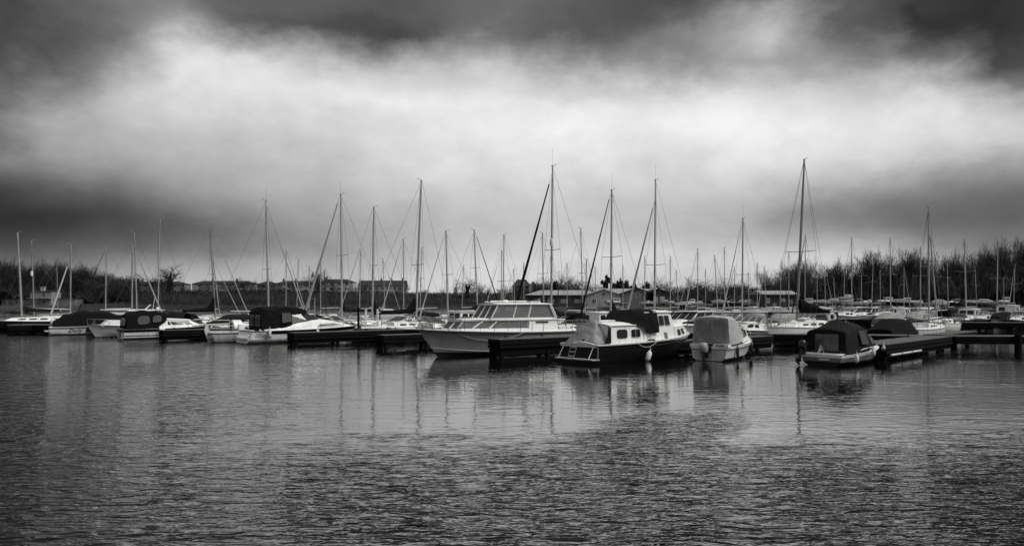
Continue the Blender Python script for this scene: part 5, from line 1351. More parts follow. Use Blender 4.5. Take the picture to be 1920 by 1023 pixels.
Y(939, 470, 96, 222, 7.6, 'yacht left of the close pair of masts behind the wheelhouse', lean_px=2, spr_y=528, spr_w=6, furl=M['pale_cloth'], furl_r=.05)
Y(943, 440, 84, 222, 8.2, 'yacht right of the close pair of masts behind the wheelhouse', lean_px=2, spr_y=527, spr_w=15, mr=.07)
Y(982, 493, 120, 42, 7.5, 'tiny distant yacht beside the gabled house on the hill', spr_y=540, spr_w=4)
Y(1020, 438, 78, 42, 8.2, 'yacht whose mast stands left of the tall mast with radar reflector', lean_px=-3, spr_y=513, spr_w=11, mr=.07)
Y(1033, 312, 55, 222, 10.4, 'very tall yacht with thick black furled foresail and radar reflector on its mast', lean_px=3, spr_y=469, spr_w=16, furl=BK, furl_r=.11, radar=True, mr=.09, spray=BK, boom=NC, frac=.95, boom_z=.6, whip=True)
Y(1093, 428, 86, 42, 8.2, 'yacht with bare mast in front of the long boat shed', lean_px=-4, spr_y=512, spr_w=8, mr=.07, boom=NC)
Y(1097, 487, 74, 42, 7.0, 'small yacht with lower mast crossing the long shed roof', lean_px=3, spr_y=530, spr_w=5)
Y(1145, 357, 56, 222, 9.2, 'yacht with slim black furled foresail and black bundled sail at its mast', lean_px=2, spr_y=482, spr_w=20, furl=BK, furl_r=.075, boom=BK, mr=.09, whip=True, boom_z=.5)
Y(1168, 498, 110, 42, 7.0, 'small distant yacht before the dark evergreens', spr_y=535, spr_w=4)
Y(1209, 481, 100, 222, 7.6, 'distant yacht before the second shed gable', spr_y=530, spr_w=5)
Y(1227, 338, 61, 222, 10.0, 'tall yacht with pale loose furled foresail beside the black tarpaulin wheelhouse', lean_px=2, spr_y=497, spr_w=18, furl=M['grey_cloth'], furl_r=.10, frac=.86, mr=.09, boom=NC, boom_z=.5, whip=True)
Y(1257, 482, 96, 42, 7.5, 'yacht with plain short mast right of the tall pale sailed yacht', spr_y=530, spr_w=4)
Y(1308, 467, 98, 222, 7.8, 'yacht with light furled foresail above the hardtop cruiser', spr_y=525, spr_w=5, furl=M['pale_cloth'], furl_r=.06)
Y(1323, 505, 125, 42, 7.0, 'tiny mast against the far hedge, left of a close trio', spr_y=541, spr_w=6)
Y(1346, 480, 92, 42, 7.8, 'yacht with leaning mast behind the grey canopy', lean_px=-6, spr_y=528, spr_w=5, furl=M['pale_cloth'], furl_r=.05)
Y(1359, 465, 106, 222, 8.0, 'distant yacht, tallest of the trio left of the wind vane mast', lean_px=-1, spr_y=522, spr_w=5)
Y(1391, 410, 66, 222, 8.8, 'yacht with pale foresail slanting left onto the grey canopy, wind vane on top', lean_px=2, spr_y=515, spr_w=12, furl=M['pale_cloth'], furl_r=.06, mr=.085, whip=True, spray=GC)
Y(1420, 494, 112, 42, 7.2, 'small distant yacht left of the dark cabin', spr_y=533, spr_w=5)
Y(1509, 441, 92, 222, 8.4, 'yacht with dark furled foresail just behind the tallest mast', lean_px=1, spr_y=510, spr_w=9, furl=NC, furl_r=.07, mr=.07)
Y(1479, 472, 118, 222, 8.0, 'yacht behind the dark cabin, left of the tallest mast', spr_y=520, spr_w=5)
Y(1597, 446, 104, 42, 8.4, 'yacht with crossed spreaders left edge of the right wood', spr_y=513, spr_w=11, mr=.08)
Y(1583, 506, 132, 42, 7.0, 'tiny distant yacht with the shortest mast in the right yard', spr_y=535, spr_w=4)
Y(1615, 516, 118, 222, 7.0, 'little yacht with white cuddy, third mast under the right wood', spr_y=517, spr_w=9)
Y(1670, 446, 108, 222, 8.4, 'yacht with pale bundled sail at its mast foot, under the right wood', lean_px=-1, spr_y=515, spr_w=10, mr=.08, boom=M['pale_cloth'], boom_z=.6, hull_m=M['gel_old'])
Y(1651, 509, 126, 42, 7.2, 'small yacht with low mast left of the pale bundled sail', lean_px=-1, spr_y=540, spr_w=4)
Y(1726, 464, 104, 42, 8.2, 'yacht with bare mast left of the tallest right-hand mast', spr_y=517, spr_w=11, mr=.08)
Y(1742, 390, 60, 42, 7.6, 'grey yacht with solar panel on its stern, tall mast at right', lean_px=-1, hull_m=M['gel_old'], spr_y=499, spr_w=10, mr=.08, spray=None, boom_z=.6)
Y(1757, 441, 72, 222, 7.6, 'yacht with leaning mast crossing the tall grey one at right', lean_px=-13, spr_y=500, spr_w=12, mr=.09)
Y(1812, 449, 98, 222, 8.6, 'white yacht with blue-grey cuddy and wide spreaders under the right wood', lean_px=-4, spr_y=509, spr_w=14, mr=.11, boom_z=.9)
Y(1869, 454, 108, 42, 8.4, 'rightmost yacht, bare mast against the highest trees', lean_px=2, spr_y=522, spr_w=12, mr=.10, boom=NC)
Y(1882, 520, 130, 222, 7.2, 'low masted distant yacht beside the rightmost mast', spr_y=545, spr_w=4)
# a bundled mizzen and the solar panel of the grey yacht
# lowered spar leaning over Dolly
a, b = at(95, 66.5, zat(590, 66.5)), at(126, 68.5, zat(500, 68.5))
tag(MB().tube([Vector((0, 0, 0)), b - a], .09, 8, .05).build('leaning_spar', M['alu']), 'pale spar leaning up to the right behind Dolly', 'spar').location = a

# ================================================================== motor boats in the middle distance
G1 = 'motor boats moored behind the near row'
def B_(*a, **k): return motorboat(*a, group=G1, **k)[0]
B_(350, 74, 42, 8.0, 'tent', 'cruiser with dark slatted canopy windows behind the striped cruiser', cloth=NC, B=2.8, fs=.8, fb=1.1)
B_(455, 64.5, 42, 6.2, 'covered', 'boat under a pointed dark cover left of the sport cruiser canopy', cloth=NC, fs=.8, fb=.95)
B_(462, 75, 222, 6.5, 'covered', 'low boat with black cover behind the small bilge yacht', cloth=BK)
B_(630, 64, 42, 7.2, 'cuddy', 'white cuddy boat seen over the sport cruiser foredeck', B=2.6)
B_(700, 72, 222, 6.8, 'tent', 'boat with rounded pale canopy behind the twin white posts', cloth=M['pale_cloth'])
B_(748, 63.5, 222, 8.0, 'sport', 'low white cruiser with long dark side stripe left of the grey cruiser bow', stripe=M['hull_dark'], B=2.8, fs=.85, fb=1.05)
B_(812, 61, 42, 8.0, 'sport', 'sleek white speedboat with raked black windscreen behind the grey cruiser pulpit', B=2.7, fs=.85, fb=1.1)
B_(860, 70, 222, 7.2, 'wheelhouse', 'white wheelhouse boat behind the grey cruiser foredeck', B=2.7)
B_(1010 + 60, 60, 222, 7.6, 'cuddy', 'white cruiser between grey cruiser stern and black hulled boat, black arched sprayhood', cloth=BK, B=2.7, fs=.9, fb=1.1)
B_(1128, 63, 42, 7.2, 'wheelhouse', 'white boat with square dark rear window behind the grey cockpit cover', B=2.7)
B_(1290, 58.5, 222, 8.4, 'hardtop', 'large white hardtop cruiser with dark glass above the black hull bow', B=3.0, fs=1.05, fb=1.3)
B_(1385 + 25, 57, 222, 6.8, 'cuddy', 'white boat with oval cabin windows right of the grey canopy', B=2.4, fs=.75, fb=.95)
B_(1250, 72, 42, 7.4, 'sport', 'white open cruiser behind the hardtop cruiser', k=1, cloth=GC)
B_(560, 84, 222, 7.0, 'cuddy', 'white cuddy boat far behind the sport cruiser windscreen')
B_(665, 84, 42, 6.8, 'cuddy', 'white cuddy boat before the terrace, left of the pale canopy')
B_(915, 86, 222, 7.2, 'hardtop', 'distant hardtop boat behind the grey cruiser windscreen')
B_(985, 84, 42, 7.0, 'tent', 'distant boat with dark tent behind the grey cruiser wheelhouse')
B_(225, 86, 42, 6.2, 'covered', 'small boat with pale cover behind the striped cruiser canopy', cloth=M['pale_cloth'])
B_(20, 92, 222, 7.0, 'covered', 'dark covered boat at the left edge behind the dark yacht', cloth=BK)
# right-hand rows
G1 = 'motor boats on the right-hand walkways'
B_(1540, 108, 222, 7.5, 'wheelhouse', 'white wheelhouse boat with two square windows, right of the cabin', B=2.8)
B_(1556, 99, 42, 6.6, 'tent', 'boat with square black tent and clear window right of the dark sail', cloth=BK)
B_(1588, 97, 222, 7.6, 'cuddy', 'grey cuddy cruiser with raked bow behind the lifebuoy', hull_m=M['gel_old'], B=2.7, fs=1.0, fb=1.3)
B_(1623, 99, 222, 7.2, 'hardtop', 'cruiser with bright rounded white hardtop over the far walkway', B=2.8, fs=1.0, fb=1.3)
B_(1662, 97, 222, 7.4, 'cuddy', 'pale cuddy boat with round black porthole over the far walkway', hull_m=M['gel_old'], B=2.7, fs=1.0, fb=1.25)
B_(1690, 106, 42, 7.6, 'wheelhouse', 'low pale boat with row of cabin windows left of the big motor yacht', B=2.9)
B_(1745, 120, 222, 11.5, 'hardtop', 'biggest white motor yacht under the right wood', B=3.9, fs=1.5, fb=1.9)
B_(1784, 97, 42, 6.6, 'tent', 'white boat with black tent right of the crossing masts', cloth=BK, fs=.9)
B_(1815, 92, 222, 7.0, 'wheelhouse', 'pale wheelhouse boat below the wide spreader mast', B=2.7)
B_(1862, 102, 222, 7.4, 'sport', 'dim open cruiser under the rightmost mast', k=1, cloth=NC)
B_(1893, 98, 42, 8.0, 'wheelhouse', 'tall pale wheelhouse boat at the right edge', B=3.0, fs=1.1, fb=1.3)
B_(1855, 122, 42, 6.6, 'cuddy', 'small distant cuddy left of the right edge boats')
for i, (px, D, hd, st, lab) in enumerate([
 (1275, 112, 222, 'cuddy', 'distant white boat behind the hardtop cruiser roof, left of a line'), (1310, 104, 42, 'sport', 'distant low cruiser over the grey canopy, first of a line'),
 (1338, 116, 222, 'cuddy', 'distant cuddy over the grey canopy, second of a line'), (1362, 102, 42, 'sport', 'distant speedboat right above the grey canopy roof'),
 (1385, 112, 222, 'tent', 'distant boat with small tent left of the vane mast'), (1420, 98, 42, 'cuddy', 'white boat right of the vane mast, end on'),
 (1448, 122, 222, 'wheelhouse', 'distant wheelhouse boat in front of the cabin steps'), (1500, 128, 42, 'cuddy', 'distant boat below the cabin roof right corner'),
 (1120, 118, 42, 'cuddy', 'distant small boat in front of the shed doors'), (1196, 96, 222, 'sport', 'distant low boat behind the black tarpaulin'),
 (1165, 84, 42, 'cuddy', 'white boat left behind the black tarpaulin'), (1233, 90, 222, 'tent', 'boat with white topped cover right behind the black tarpaulin')]):
    B_(px, D, hd, 6.2 + (i * 37 % 5) * .4, st, lab, cloth=[GC, NC, M['pale_cloth']][i % 3])

G1 = 'further motor boats filling the rows'
for i, (px, D, hd, L, st, lab) in enumerate([
 (1518, 118, 42, 7.0, 'cuddy', 'small white boat just right of the dark timber clubhouse'), (1530, 92, 222, 6.6, 'covered', 'low dark covered boat under the bundled black sail tip'),
 (1606, 122, 42, 7.4, 'wheelhouse', 'distant wheelhouse boat between two right-hand masts'), (1640, 128, 222, 7.0, 'tent', 'distant boat with dark tent left of the pale bundled sail'),
 (1700, 124, 42, 8.2, 'hardtop', 'distant hardtop boat left of the biggest motor yacht'), (1716, 92, 222, 7.0, 'covered', 'black covered boat on the slanting dark walkway'),
 (1768, 110, 42, 7.0, 'cuddy', 'white cuddy boat between the crossing masts and wide spreaders'), (1800, 118, 222, 7.6, 'tent', 'dark tented boat behind the pale wheelhouse boat'),
 (1835, 104, 42, 7.0, 'cuddy', 'white cuddy boat right of the wide spreader mast'), (1878, 88, 222, 6.8, 'covered', 'dark covered boat nearest the right edge'), (1905, 116, 42, 7.6, 'hardtop', 'distant hardtop boat at the right edge'),
 (1912, 84, 222, 6.5, 'tent', 'tented boat cut by the right edge of the picture'), (585, 72, 42, 6.8, 'covered', 'black covered boat right behind the sport cruiser windscreen'), (612, 90, 222, 7.0, 'sport', 'distant low cruiser left of the thick striped foresail foot'),
 (648, 76, 222, 7.2, 'cuddy', 'white cuddy boat at the foot of the tall mast with striped foresail'), (724, 84, 42, 7.0, 'wheelhouse', 'distant wheelhouse boat right of the twin white posts'), (770, 80, 222, 7.2, 'tent', 'grey tented boat at the foot of the leaning tallest left mast'),
 (815, 88, 42, 7.0, 'cuddy', 'distant cuddy boat left of the grey cruiser roof'), (880, 60, 42, 7.0, 'cuddy', 'white cuddy boat just behind the grey cruiser saloon'), (1042, 74, 42, 7.0, 'hardtop', 'hardtop boat behind the very tall mast foot'),
 (1092, 92, 222, 6.8, 'covered', 'long grey covered boat below the boat shed windows'), (1330, 76, 42, 7.0, 'cuddy', 'white cuddy boat over the left shoulder of the grey canopy'), (1372, 84, 222, 6.6, 'sport', 'low white boat over the right shoulder of the grey canopy'),
 (1475, 78, 42, 6.6, 'covered', 'pale covered boat behind the walkway left of the tallest mast'), (300, 78, 42, 6.6, 'covered', 'dark covered boat behind the ivy tree mast foot'), (160, 92, 222, 7.0, 'cuddy', 'distant cuddy boat over the black cover of Dolly')]):
    B_(px, D, hd, L, st, lab, cloth=[BK, NC, GC][i % 3], stripe=[None, M['hull_dark'], None][i % 3], hull_m=[M['gel'], M['gel_old'], M['gel_old'], M['hull_dark']][i % 4])

for i, (px, D, hd, st, lab) in enumerate([
 (1262, 98, 42, 'cuddy', 'over the hardtop cruiser windscreen'), (1296, 88, 222, 'tent', 'over the hardtop cruiser roof'), (1322, 96, 42, 'cuddy', 'left behind the long grey narrow boat'), (1398, 72, 222, 'sport', 'behind the oval windowed white boat'),
 (1408, 128, 222, 'wheelhouse', 'far beyond the narrow boats, left'), (1436, 134, 42, 'cuddy', 'far beyond the narrow boats, middle'), (1472, 130, 222, 'hardtop', 'far beyond the narrow boats, right'),
 (1512, 74, 222, 'cuddy', 'under the bundled black sail boom'), (1572, 116, 42, 'cuddy', 'behind the square black tent'), (1650, 112, 42, 'cuddy', 'behind the bright rounded hardtop'),
 (1674, 84, 42, 'covered', 'behind the smooth black cover'), (1732, 134, 222, 'cuddy', 'left of the biggest motor yacht stern'), (1798, 88, 42, 'sport', 'ahead of the pale wheelhouse boat'), (1848, 90, 222, 'cuddy', 'between the pale and the dim boats at right'),
 (1872, 132, 42, 'wheelhouse', 'farthest back near the right edge'), (1150, 72, 222, 'cuddy', 'between black tarpaulin and square dark window'), (1180, 108, 42, 'tent', 'far behind the black tarpaulin'), (950, 74, 222, 'cuddy', 'behind the wheelhouse side panes')]):
    B_(px, D, hd, 6.0 + (i * 5 % 4) * .4, st, 'crowded-in small boat ' + lab, cloth=[BK, GC, NC][i % 3], stripe=[M['hull_dark'], None][i % 2], hull_m=[M['gel'], M['gel_old'], M['hull_mid'], M['gel'], M['hull_dark']][i % 5])

# ---------------------------------------------------------------- narrow boats
def narrowboat(px, D, hd, L, label, m):
    root = empty('narrow_boat', at(px, D), R(hd), label, 'narrow boat', 'narrow boats on the far walkway'); B = 2.1
    h = Hull(L, B, .75, .95, .3, .8, .4, 'round', tm=.2, p=5, sp=4); h.build(root, m, N=20, K=5); h.rim(root, 'gunwale', M['gel_old'], .04, 0); h.deck(root, M['hull_mid'], .0, 1.0)
    q, c = house(root, 'cabin', -L * .40, L * .34, .85, .85, .72, 1.72, 0, .05, .12, m, M['gel_old'], .04, .04, .08)
    for k, o in (S_, P_):
        for i in range(6):
            u = .06 + i * .155
            if i % 3 == 1: window(q[k], o, u, u + .05, .4, .8, c, M['white'], rnd=.45)
            else: window(q[k], o, u, u + .08, .4, .82, c, M['gel_old'] if i % 2 else M['dark_glass'], rnd=.1, frame=M['white'])
    MB().box((0, .3, 1.95), (1.6, .35, .22)).box((-2.5, -.2, 1.9), (.8, .5, .12)).tube([(2.2, .1, 1.8), (2.2, .1, 2.3)], .06, 8).build('roof_clutter', M['gel_old'], root, 30)
    return root
narrowboat(1342, 90, 178, 15, 'long grey narrow boat with white lined roof behind the grey canopy', M['hull_mid'])
narrowboat(1462, 93, 176, 17, 'black narrow boat with white notices in its windows, left of the tallest mast', M['hull_dark'])
narrowboat(1436, 112, 174, 15, 'dark narrow boat moored behind the other two', M['hull_dark'])

for i, (px, y, D, hd, lab) in enumerate([
 (1272, 506, 118, 42, 'low bare mast between the pale sailed yacht and the hardtop cruiser'), (1288, 520, 128, 222, 'shortest mast left of the yacht above the hardtop cruiser'), (1377, 500, 120, 222, 'thin distant mast just left of the vane mast'),
 (1405, 512, 104, 42, 'thin low mast just right of the vane mast'), (1437, 500, 116, 222, 'thin mast in front of the clubhouse left corner'), (1462, 490, 108, 42, 'slanting slim mast in front of the clubhouse'),
 (1532, 512, 126, 222, 'thin mast over the bundled black sail'), (1548, 500, 114, 42, 'slim mast left of the small ashore boats'), (1567, 520, 128, 42, 'low slim mast beside the propped white boat'),
 (1634, 494, 112, 222, 'slim mast between the cuddy rows under the right wood'), (1695, 500, 124, 42, 'slim mast left of the bare right-hand mast'), (1778, 486, 118, 222, 'slim mast right of the crossing right-hand masts'),
 (1832, 500, 122, 42, 'slim mast between wide spreaders and rightmost mast'), (1900, 498, 112, 222, 'slim mast at the extreme right edge'), (1063, 494, 100, 222, 'slim mast over the arched black sprayhood'), (1118, 500, 104, 42, 'slim mast at the shed gable left slope'),
 (722, 486, 104, 42, 'slim mast over the dormer terrace left half'), (866, 498, 108, 222, 'slim mast left of the lone ivy tree'), (580, 500, 106, 42, 'slim mast left of the large ivy stump tree'), (965, 505, 110, 222, 'slim mast left of the dark roofed hill house')]):
    yacht(px, y, D, hd, 6.8 + (i % 4) * .3, 'small yacht, ' + lab, lean_px=(-4, 3, 0, -2)[i % 4], spr_y=y + 34, spr_w=6, hull_m=[M['gel'], M['gel_old'], M['hull_dark']][i % 3], furl=[None, M['pale_cloth'], NC][i % 3], furl_r=.05, detail=1, mr=.06)

# big black sail bundled on a boom right of the tallest mast
o = empty('bundled_sail', at(1500, 60.0, 0), R(-10), 'large black triangular sail bundled along a boom right of the tallest mast', 'sail')
D = 52.3; a = at(1498, D); o.location = (a.x, a.y, 0); o.rotation_euler = (0, 0, 0)
mb = MB(); P0 = [(0, zat(562, D)), (.35, zat(558, D)), (2.2, zat(584, D)), (2.25, zat(588, D)), (.1, zat(586, D))]
rows = []
for i in range(10):
    a_ = i / 9; x = .05 + 2.15 * a_; zt = zat(559, D) * (1 - a_) + zat(584, D) * a_ + .05 * math.sin(i * 1.7); zb = zat(586, D); w = .16 * (1 - a_) + .05
    rows.append([Vector((x, w * math.sin(t), (zt + zb) / 2 - (zt - zb) / 2 * math.cos(t))) for t in [2 * math.pi * k / 10 for k in range(10)]])
mb = MB(); mb.grid(rows, True); mb.build("sail", BK, o, 60)
MB().tube([(-.05, 0, zat(588, D)), (2.6, 0, zat(589, D))], .05, 7).build('boom', M['alu_dark'], o, 60)

# ================================================================== the yard ashore: boats on stands, cars
G1 = 'boats standing ashore in the yard'
for px, D, L, hd, st, lab, z0 in [(1153, 284, 9.0, 185, 'wheelhouse', 'white cruiser standing ashore in front of the shed gables', 1.6), (1108, 296, 6.5, 10, 'covered', 'grey covered boat ashore beside the shed door', 1.2),
                              (1563, 250, 7.5, 200, 'covered', 'covered boat ashore under the first right trees', 2.0), (1588, 246, 7.0, 30, 'cuddy', 'white boat propped high ashore right of the cabin', 3.4), (1592, 240, 6.5, 190, 'covered', 'pale covered boat ashore below the high propped one', 1.6),
                              (1662, 236, 8.0, 182, 'wheelhouse', 'dim boat ashore behind the pale bundled sail', 1.8), (1252, 288, 6.5, 170, 'cuddy', 'small white boat ashore right of the last shed gable', 1.8), (1215, 286, 6.5, 20, 'sport', 'low boat ashore between the shed gables', 1.6)]:
    r_ = B_(px, D, hd, L, st, lab, engine=False, cloth=GC); r_.location.z = z0 + .4
    p = r_.location; g = gz(p); mb = MB()
    for sx in (-.3, .3):
        for sy in (-.8, .8): mb.bar((sx * L, sy, g - p.z), (sx * L * .9, sy * .6, .1), .12, .12)
    mb.box((0, 0, -.2), (L * .6, .3, .2)).build('cradle', M['pile'], r_, 0)

rs = random.Random(5)
yard = [(1262, 282), (1281, 268), (1296, 276), (1316, 262), (1350, 266), (1371, 258), (1388, 262), (1402, 254), (1514, 236), (1527, 242), (1541, 234), (1612, 228), (1631, 232), (1684, 226), (1704, 230), (1727, 226), (1764, 224), (1789, 226), (1826, 222), (1848, 222), (1884, 220)]
for i, (px, D) in enumerate(yard):
    st = ['cuddy', 'covered', 'wheelhouse', 'tent', 'covered', 'hardtop'][i % 6]
    r_ = motorboat(px, D, [185, 12, 200, 165, 350][i % 5], 5.5 + (i * 3 % 5) * .5, st, f'boat laid up ashore, {["first","second","third","fourth","fifth","sixth","seventh","eighth","ninth","tenth","eleventh","twelfth","thirteenth","fourteenth","fifteenth","sixteenth","seventeenth","eighteenth","nineteenth","twentieth","twenty-first"][i]} of the line from the sheds to the right edge', cloth=[BK, GC, NC][i % 3], hull_m=[M['gel_old'], M['hull_dark'], M['hull_mid'], M['gel']][i % 4], engine=False, group='small boats laid up in a line ashore')[0]
    p = r_.location; g = gz(p); p.z = g + .7
    MB().bar((-1.6, -.5, -.7), (-1.6, .5, .0), .14, .14).bar((1.4, .5, -.7), (1.4, -.5, .0), .14, .14).box((0, 0, -.55), (4, .3, .25)).build('cradle', M['pile'], r_, 0)

def vehicle(px, D, hd, kind, m, label):
    p = at(px, D); p.z = gz(p) + .05; root = empty('parked_' + kind, p, R(hd), label, kind, 'vehicles parked in the yard')
    L, W = (4.3, 1.75) if kind == 'car' else (5.0, 1.95)
    prof = [(-2.1, .35), (-2.15, .8), (-1.95, .95), (-1.35, 1.42), (.35, 1.45), (1.05, .98), (2.0, .85), (2.12, .5), (2.05, .3)] if kind == 'car' else [(-2.45, .35), (-2.45, 1.9), (-2.3, 2.0), (1.2, 2.0), (1.75, 1.25), (2.4, 1.05), (2.5, .5), (2.4, .3)]
    rows = []
    for y, s in ((-W / 2, .93), (-W / 2 + .08, 1), (W / 2 - .08, 1), (W / 2, .93)): rows.append([Vector((x * (s if z > 1 else 1), y * (1 if z < 1 else .88), z)) for x, z in prof])
    mb = MB(); mb.grid(rows); mb.face(rows[0]); mb.face(rows[-1]); mb.build('body', m, root, 30)
    for s in (-1, 1):
        g = [(-1.5, s * W * .445, 1.0), (.8, s * W * .445, 1.0), (.35, s * W * .425, 1.36), (-1.25, s * W * .425, 1.36)] if kind == 'car' else [(.5, s * W * .45, 1.2), (1.5, s * W * .45, 1.2), (1.15, s * W * .43, 1.75), (.5, s * W * .43, 1.8)]
        MB().prism(g, (0, s * .03, 0)).build('side_window', M['dark_glass'], root, 0)
        for x in (-1.35, 1.35): MB().tube([(x, s * (W / 2 - .2), .33), (x, s * (W / 2 + .01), .33)], .33, 12).build('wheel', M['rubber'], root, 40)
for a in [(1428, 262, 170, 'car', M['hull_mid'], 'grey car parked left of the dark cabin'), (1357, 268, 10, 'car', M['hull_mid'], 'dim car parked behind the vane mast yacht'), (1420, 255, 90, 'car', M['white'], 'white car seen end on beside the cabin'),
          (1338, 272, 0, 'van', M['hull_mid'], 'pale van parked behind the far row of boats'), (1323, 272, 0, 'van', M['gel_old'], 'white van parked left of the pale van'), (1284, 275, 175, 'van', M['white'], 'white van nearest the last shed gable'),
          (1505, 245, 80, 'van', M['white'], 'white van parked right of the cabin'), (1236, 290, 0, 'car', M['hull_mid'], 'grey car parked in front of the dark gable')]:
    vehicle(*a)
# ================================================================== buildings
def building(px, D, w, dep, zb, h, roofh, hip, label, wall='render', roof='tile', rz=0.0, name='house', wins=(), chim=(), cat='house', group=None, over=.3, door=(), gable_x=False, wm='dark_glass'):
    """front faces -y; w along x. hip: length cut at each end of the ridge"""
    p = at(px, D); g = gz(p) if zb is None else zb
    root = empty(name, (p.x, p.y, g), R(rz), label, cat, group)
    MB().box((0, dep / 2, h / 2 - .5), (w, dep, h + 1)).build('wall', M[wall], root, 0)
    o = over; E = [(-w/2 - o, -o, h), (w/2 + o, -o, h), (w/2 + o, dep + o, h), (-w/2 - o, dep + o, h)]
    if gable_x:      # ridge runs away from the viewer, gable towards us
        r0, r1 = (0, -o, h + roofh), (0, dep + o, h + roofh)
        mb = MB().face([E[0], r0, r1, E[3]]).face([E[1], E[2], r1, r0])
        t = .25
        mb.v += []; mb.bar(Vector(E[0]), Vector(r0), .12, .22).bar(Vector(E[1]), Vector(r0), .12, .22)
        rf = mb.build('roof', M[roof], root, 0)
        MB().prism([(-w/2, 0, h), (w/2, 0, h), (0, 0, h + roofh * w / (w + 2 * o))], (0, .2, 0)).build('gable_wall', M[wall], root, 0)
    else:
        r0, r1 = (-w/2 + hip - o * (hip == 0), dep / 2, h + roofh), (w/2 - hip + o * (hip == 0), dep / 2, h + roofh)
        mb = MB().face([E[0], E[1], r1, r0]).face([E[2], E[3], r0, r1]).face([E[1], E[2], r1]).face([E[3], E[0], r0]).face(E[::-1])
        mb.bar(Vector(E[0]), Vector(E[1]), .12, .18)
        rf = mb.build('roof', M[roof], root, 0)
    for x in chim: MB().box((x, dep / 2, h + roofh + .35), (.9, .7, 1.5)).box((x, dep / 2, h + roofh + 1.15), (.3, .3, .3)).build('chimney', M['brick'], rf, 0)
    for x, z, ww, hh in wins:
        f = MB().box((x, -.03, z), (ww + .16, .08, hh + .16)).build('window', M['white'], root, 0)
        MB().box((x - ww / 4 - .02, -.075, z), (ww / 2 - .06, .03, hh)).box((x + ww / 4 + .02, -.075, z), (ww / 2 - .06, .03, hh)).build('pane', M[wm], f, 0)
    for x, ww, hh in door: MB().box((x, -.05, hh / 2), (ww, .08, hh)).build('door', M['clad'], root, 0)
    return root
def semis(w, n=2, h=5.2, z1=1.35, z2=3.95):
    out = []
    for k in range(n):
        c = -w / 2 + w * (k + .5) / n
        for dx in (-w / n * .27, w / n * .22):
            out += [(c + dx, z1, 1.9, 1.2), (c + dx, z2, 1.6, 1.1)]
    return out
HG = 'houses along the bank'
def H_(px0, px1, ytop, ybase, D, label, **k):
    w = (px1 - px0) * D / F; zb = zat(ybase, D); h = 4.9; rh = zat(ytop, D) - zb - h
    return building((px0 + px1) / 2, D, w, 8.0, zb, h, max(1.6, rh), k.pop('hip', 4.2), label, wins=semis(w - 2), group=HG, **k)
H_(231, 346, 527, 550, 395, 'dark roofed pair of houses behind the ivy tree', wall='render_dim', chim=(-8, 2))
H_(360, 476, 527, 549, 395, 'long hipped roof house pair right of the ivy tree', wall='render', chim=(-7, 6))
H_(481, 516, 527, 550, 400, 'dark end house between two pale houses', wall='render_dim', hip=3.6)
H_(515, 586, 527, 549, 395, 'pale pair of houses left of the large ivy stump tree', wall='render', chim=(-6.5, 0))
H_(598, 662, 526, 546, 390, 'pale pair of houses right of the large ivy stump tree', wall='render', chim=(-6,))
w = (760 - 672) * 395 / F
building(716, 395, w, 8, zat(545, 395), 2.6, 3.0, 0, 'long low terrace of dormer bungalows with white gables', wins=[(-9 + i * 3.1, 1.3, 1.7, 1.0) for i in range(7)], chim=(-1, 4.5, 10.5), group=HG)
building(978, 380, 9.4, 9, zat(549, 380), 3.4, 3.6, 2.4, 'dark roofed house on the rise left of the boat shed', wall='brick', roof='tile', wins=[(-2, 1.6, 1.4, 1.1), (2, 1.6, 1.4, 1.1)])
building(999, 371, 3.9, 8, zat(549, 371), 3.2, 2.6, 0, 'pale gabled end house beside the dark roofed one', wall='render', gable_x=True, wins=[(0, 3.4, .5, .7)])
# modern white house at left
r = building(76, 318, 9.0, 7, None, 6.0, .35, .4, 'two storey pale house with flat roof at the left water edge', wall='render_dim', wins=[(-2.1, 1.6, .9, 2.0), (1.5, 1.6, 1.4, 2.0), (-2.1, 4.6, .9, 2.0), (1.5, 4.6, 1.4, 2.0)], wm='dark_glass', chim=())
MB().box((-.8, 3, 7.0), (1.6, 1.2, 1.8)).box((-.8, 3, 8.0), (1.9, 1.4, .15)).build('chimney', M['render'], r, 0)
MB().box((0, -.9, 3.1), (9.6, 1.6, .15)).build('balcony', M['render'], r, 0)
r = building(28, 322, 11.5, 6, None, 2.9, .3, .4, 'low pale wing left of the two storey house', wall='render_dim', wins=[(-4, 1.5, 1, 1.6), (-1.5, 1.5, 1, 1.6), (1, 1.5, 1, 1.6)]); MB().box((-1, 3, 3.9), (1.5, 1.2, 1.6)).build('chimney', M['render_dim'], r, 0)
building(117, 322, 11.0, 6, None, 3.0, .25, .4, 'low pale wing right of the two storey house with three small windows', wall='render_dim', wins=[(-.6, 1.9, .9, 1.1), (.6, 1.9, .9, 1.1), (1.8, 1.9, .9, 1.1)])
# boat sheds
D = 300; w = (1132 - 987) * D / F
r = building(1059, D, w, 12, None, zat(552, D) - 1.1, zat(542.5, D) - zat(552, D), 6, 'long low boat shed with pale roof and dark walls', wall='clad', roof='sheet_roof', cat='boat shed', name='boat_shed', wins=[(-11 + i * 5.4, 2.2, 2.4, 1.3) for i in range(5)], wm='render_dim', over=.7)
r = building(1132, 292, 13, 22, None, zat(552, 292) - 1.1, zat(541, 292) - zat(552, 292), 0, 'pale fronted shed gable left of three', wall='render', roof='sheet_roof', cat='boat shed', name='boat_shed', gable_x=True, wins=[(0, 5.0, 1.4, 1.0), (-3.6, 2.3, 1.6, 1.4), (3.6, 2.3, 1.6, 1.4)], over=.5)
r = building(1163, 300, 20, 12, None, zat(551, 300) - 1.1, zat(541, 300) - zat(551, 300), 0, 'shed roof linking the left and middle gables', wall='clad_grey', roof='sheet_roof', cat='boat shed', name='boat_shed', wins=[(2, 2.2, 2.0, 1.3)])
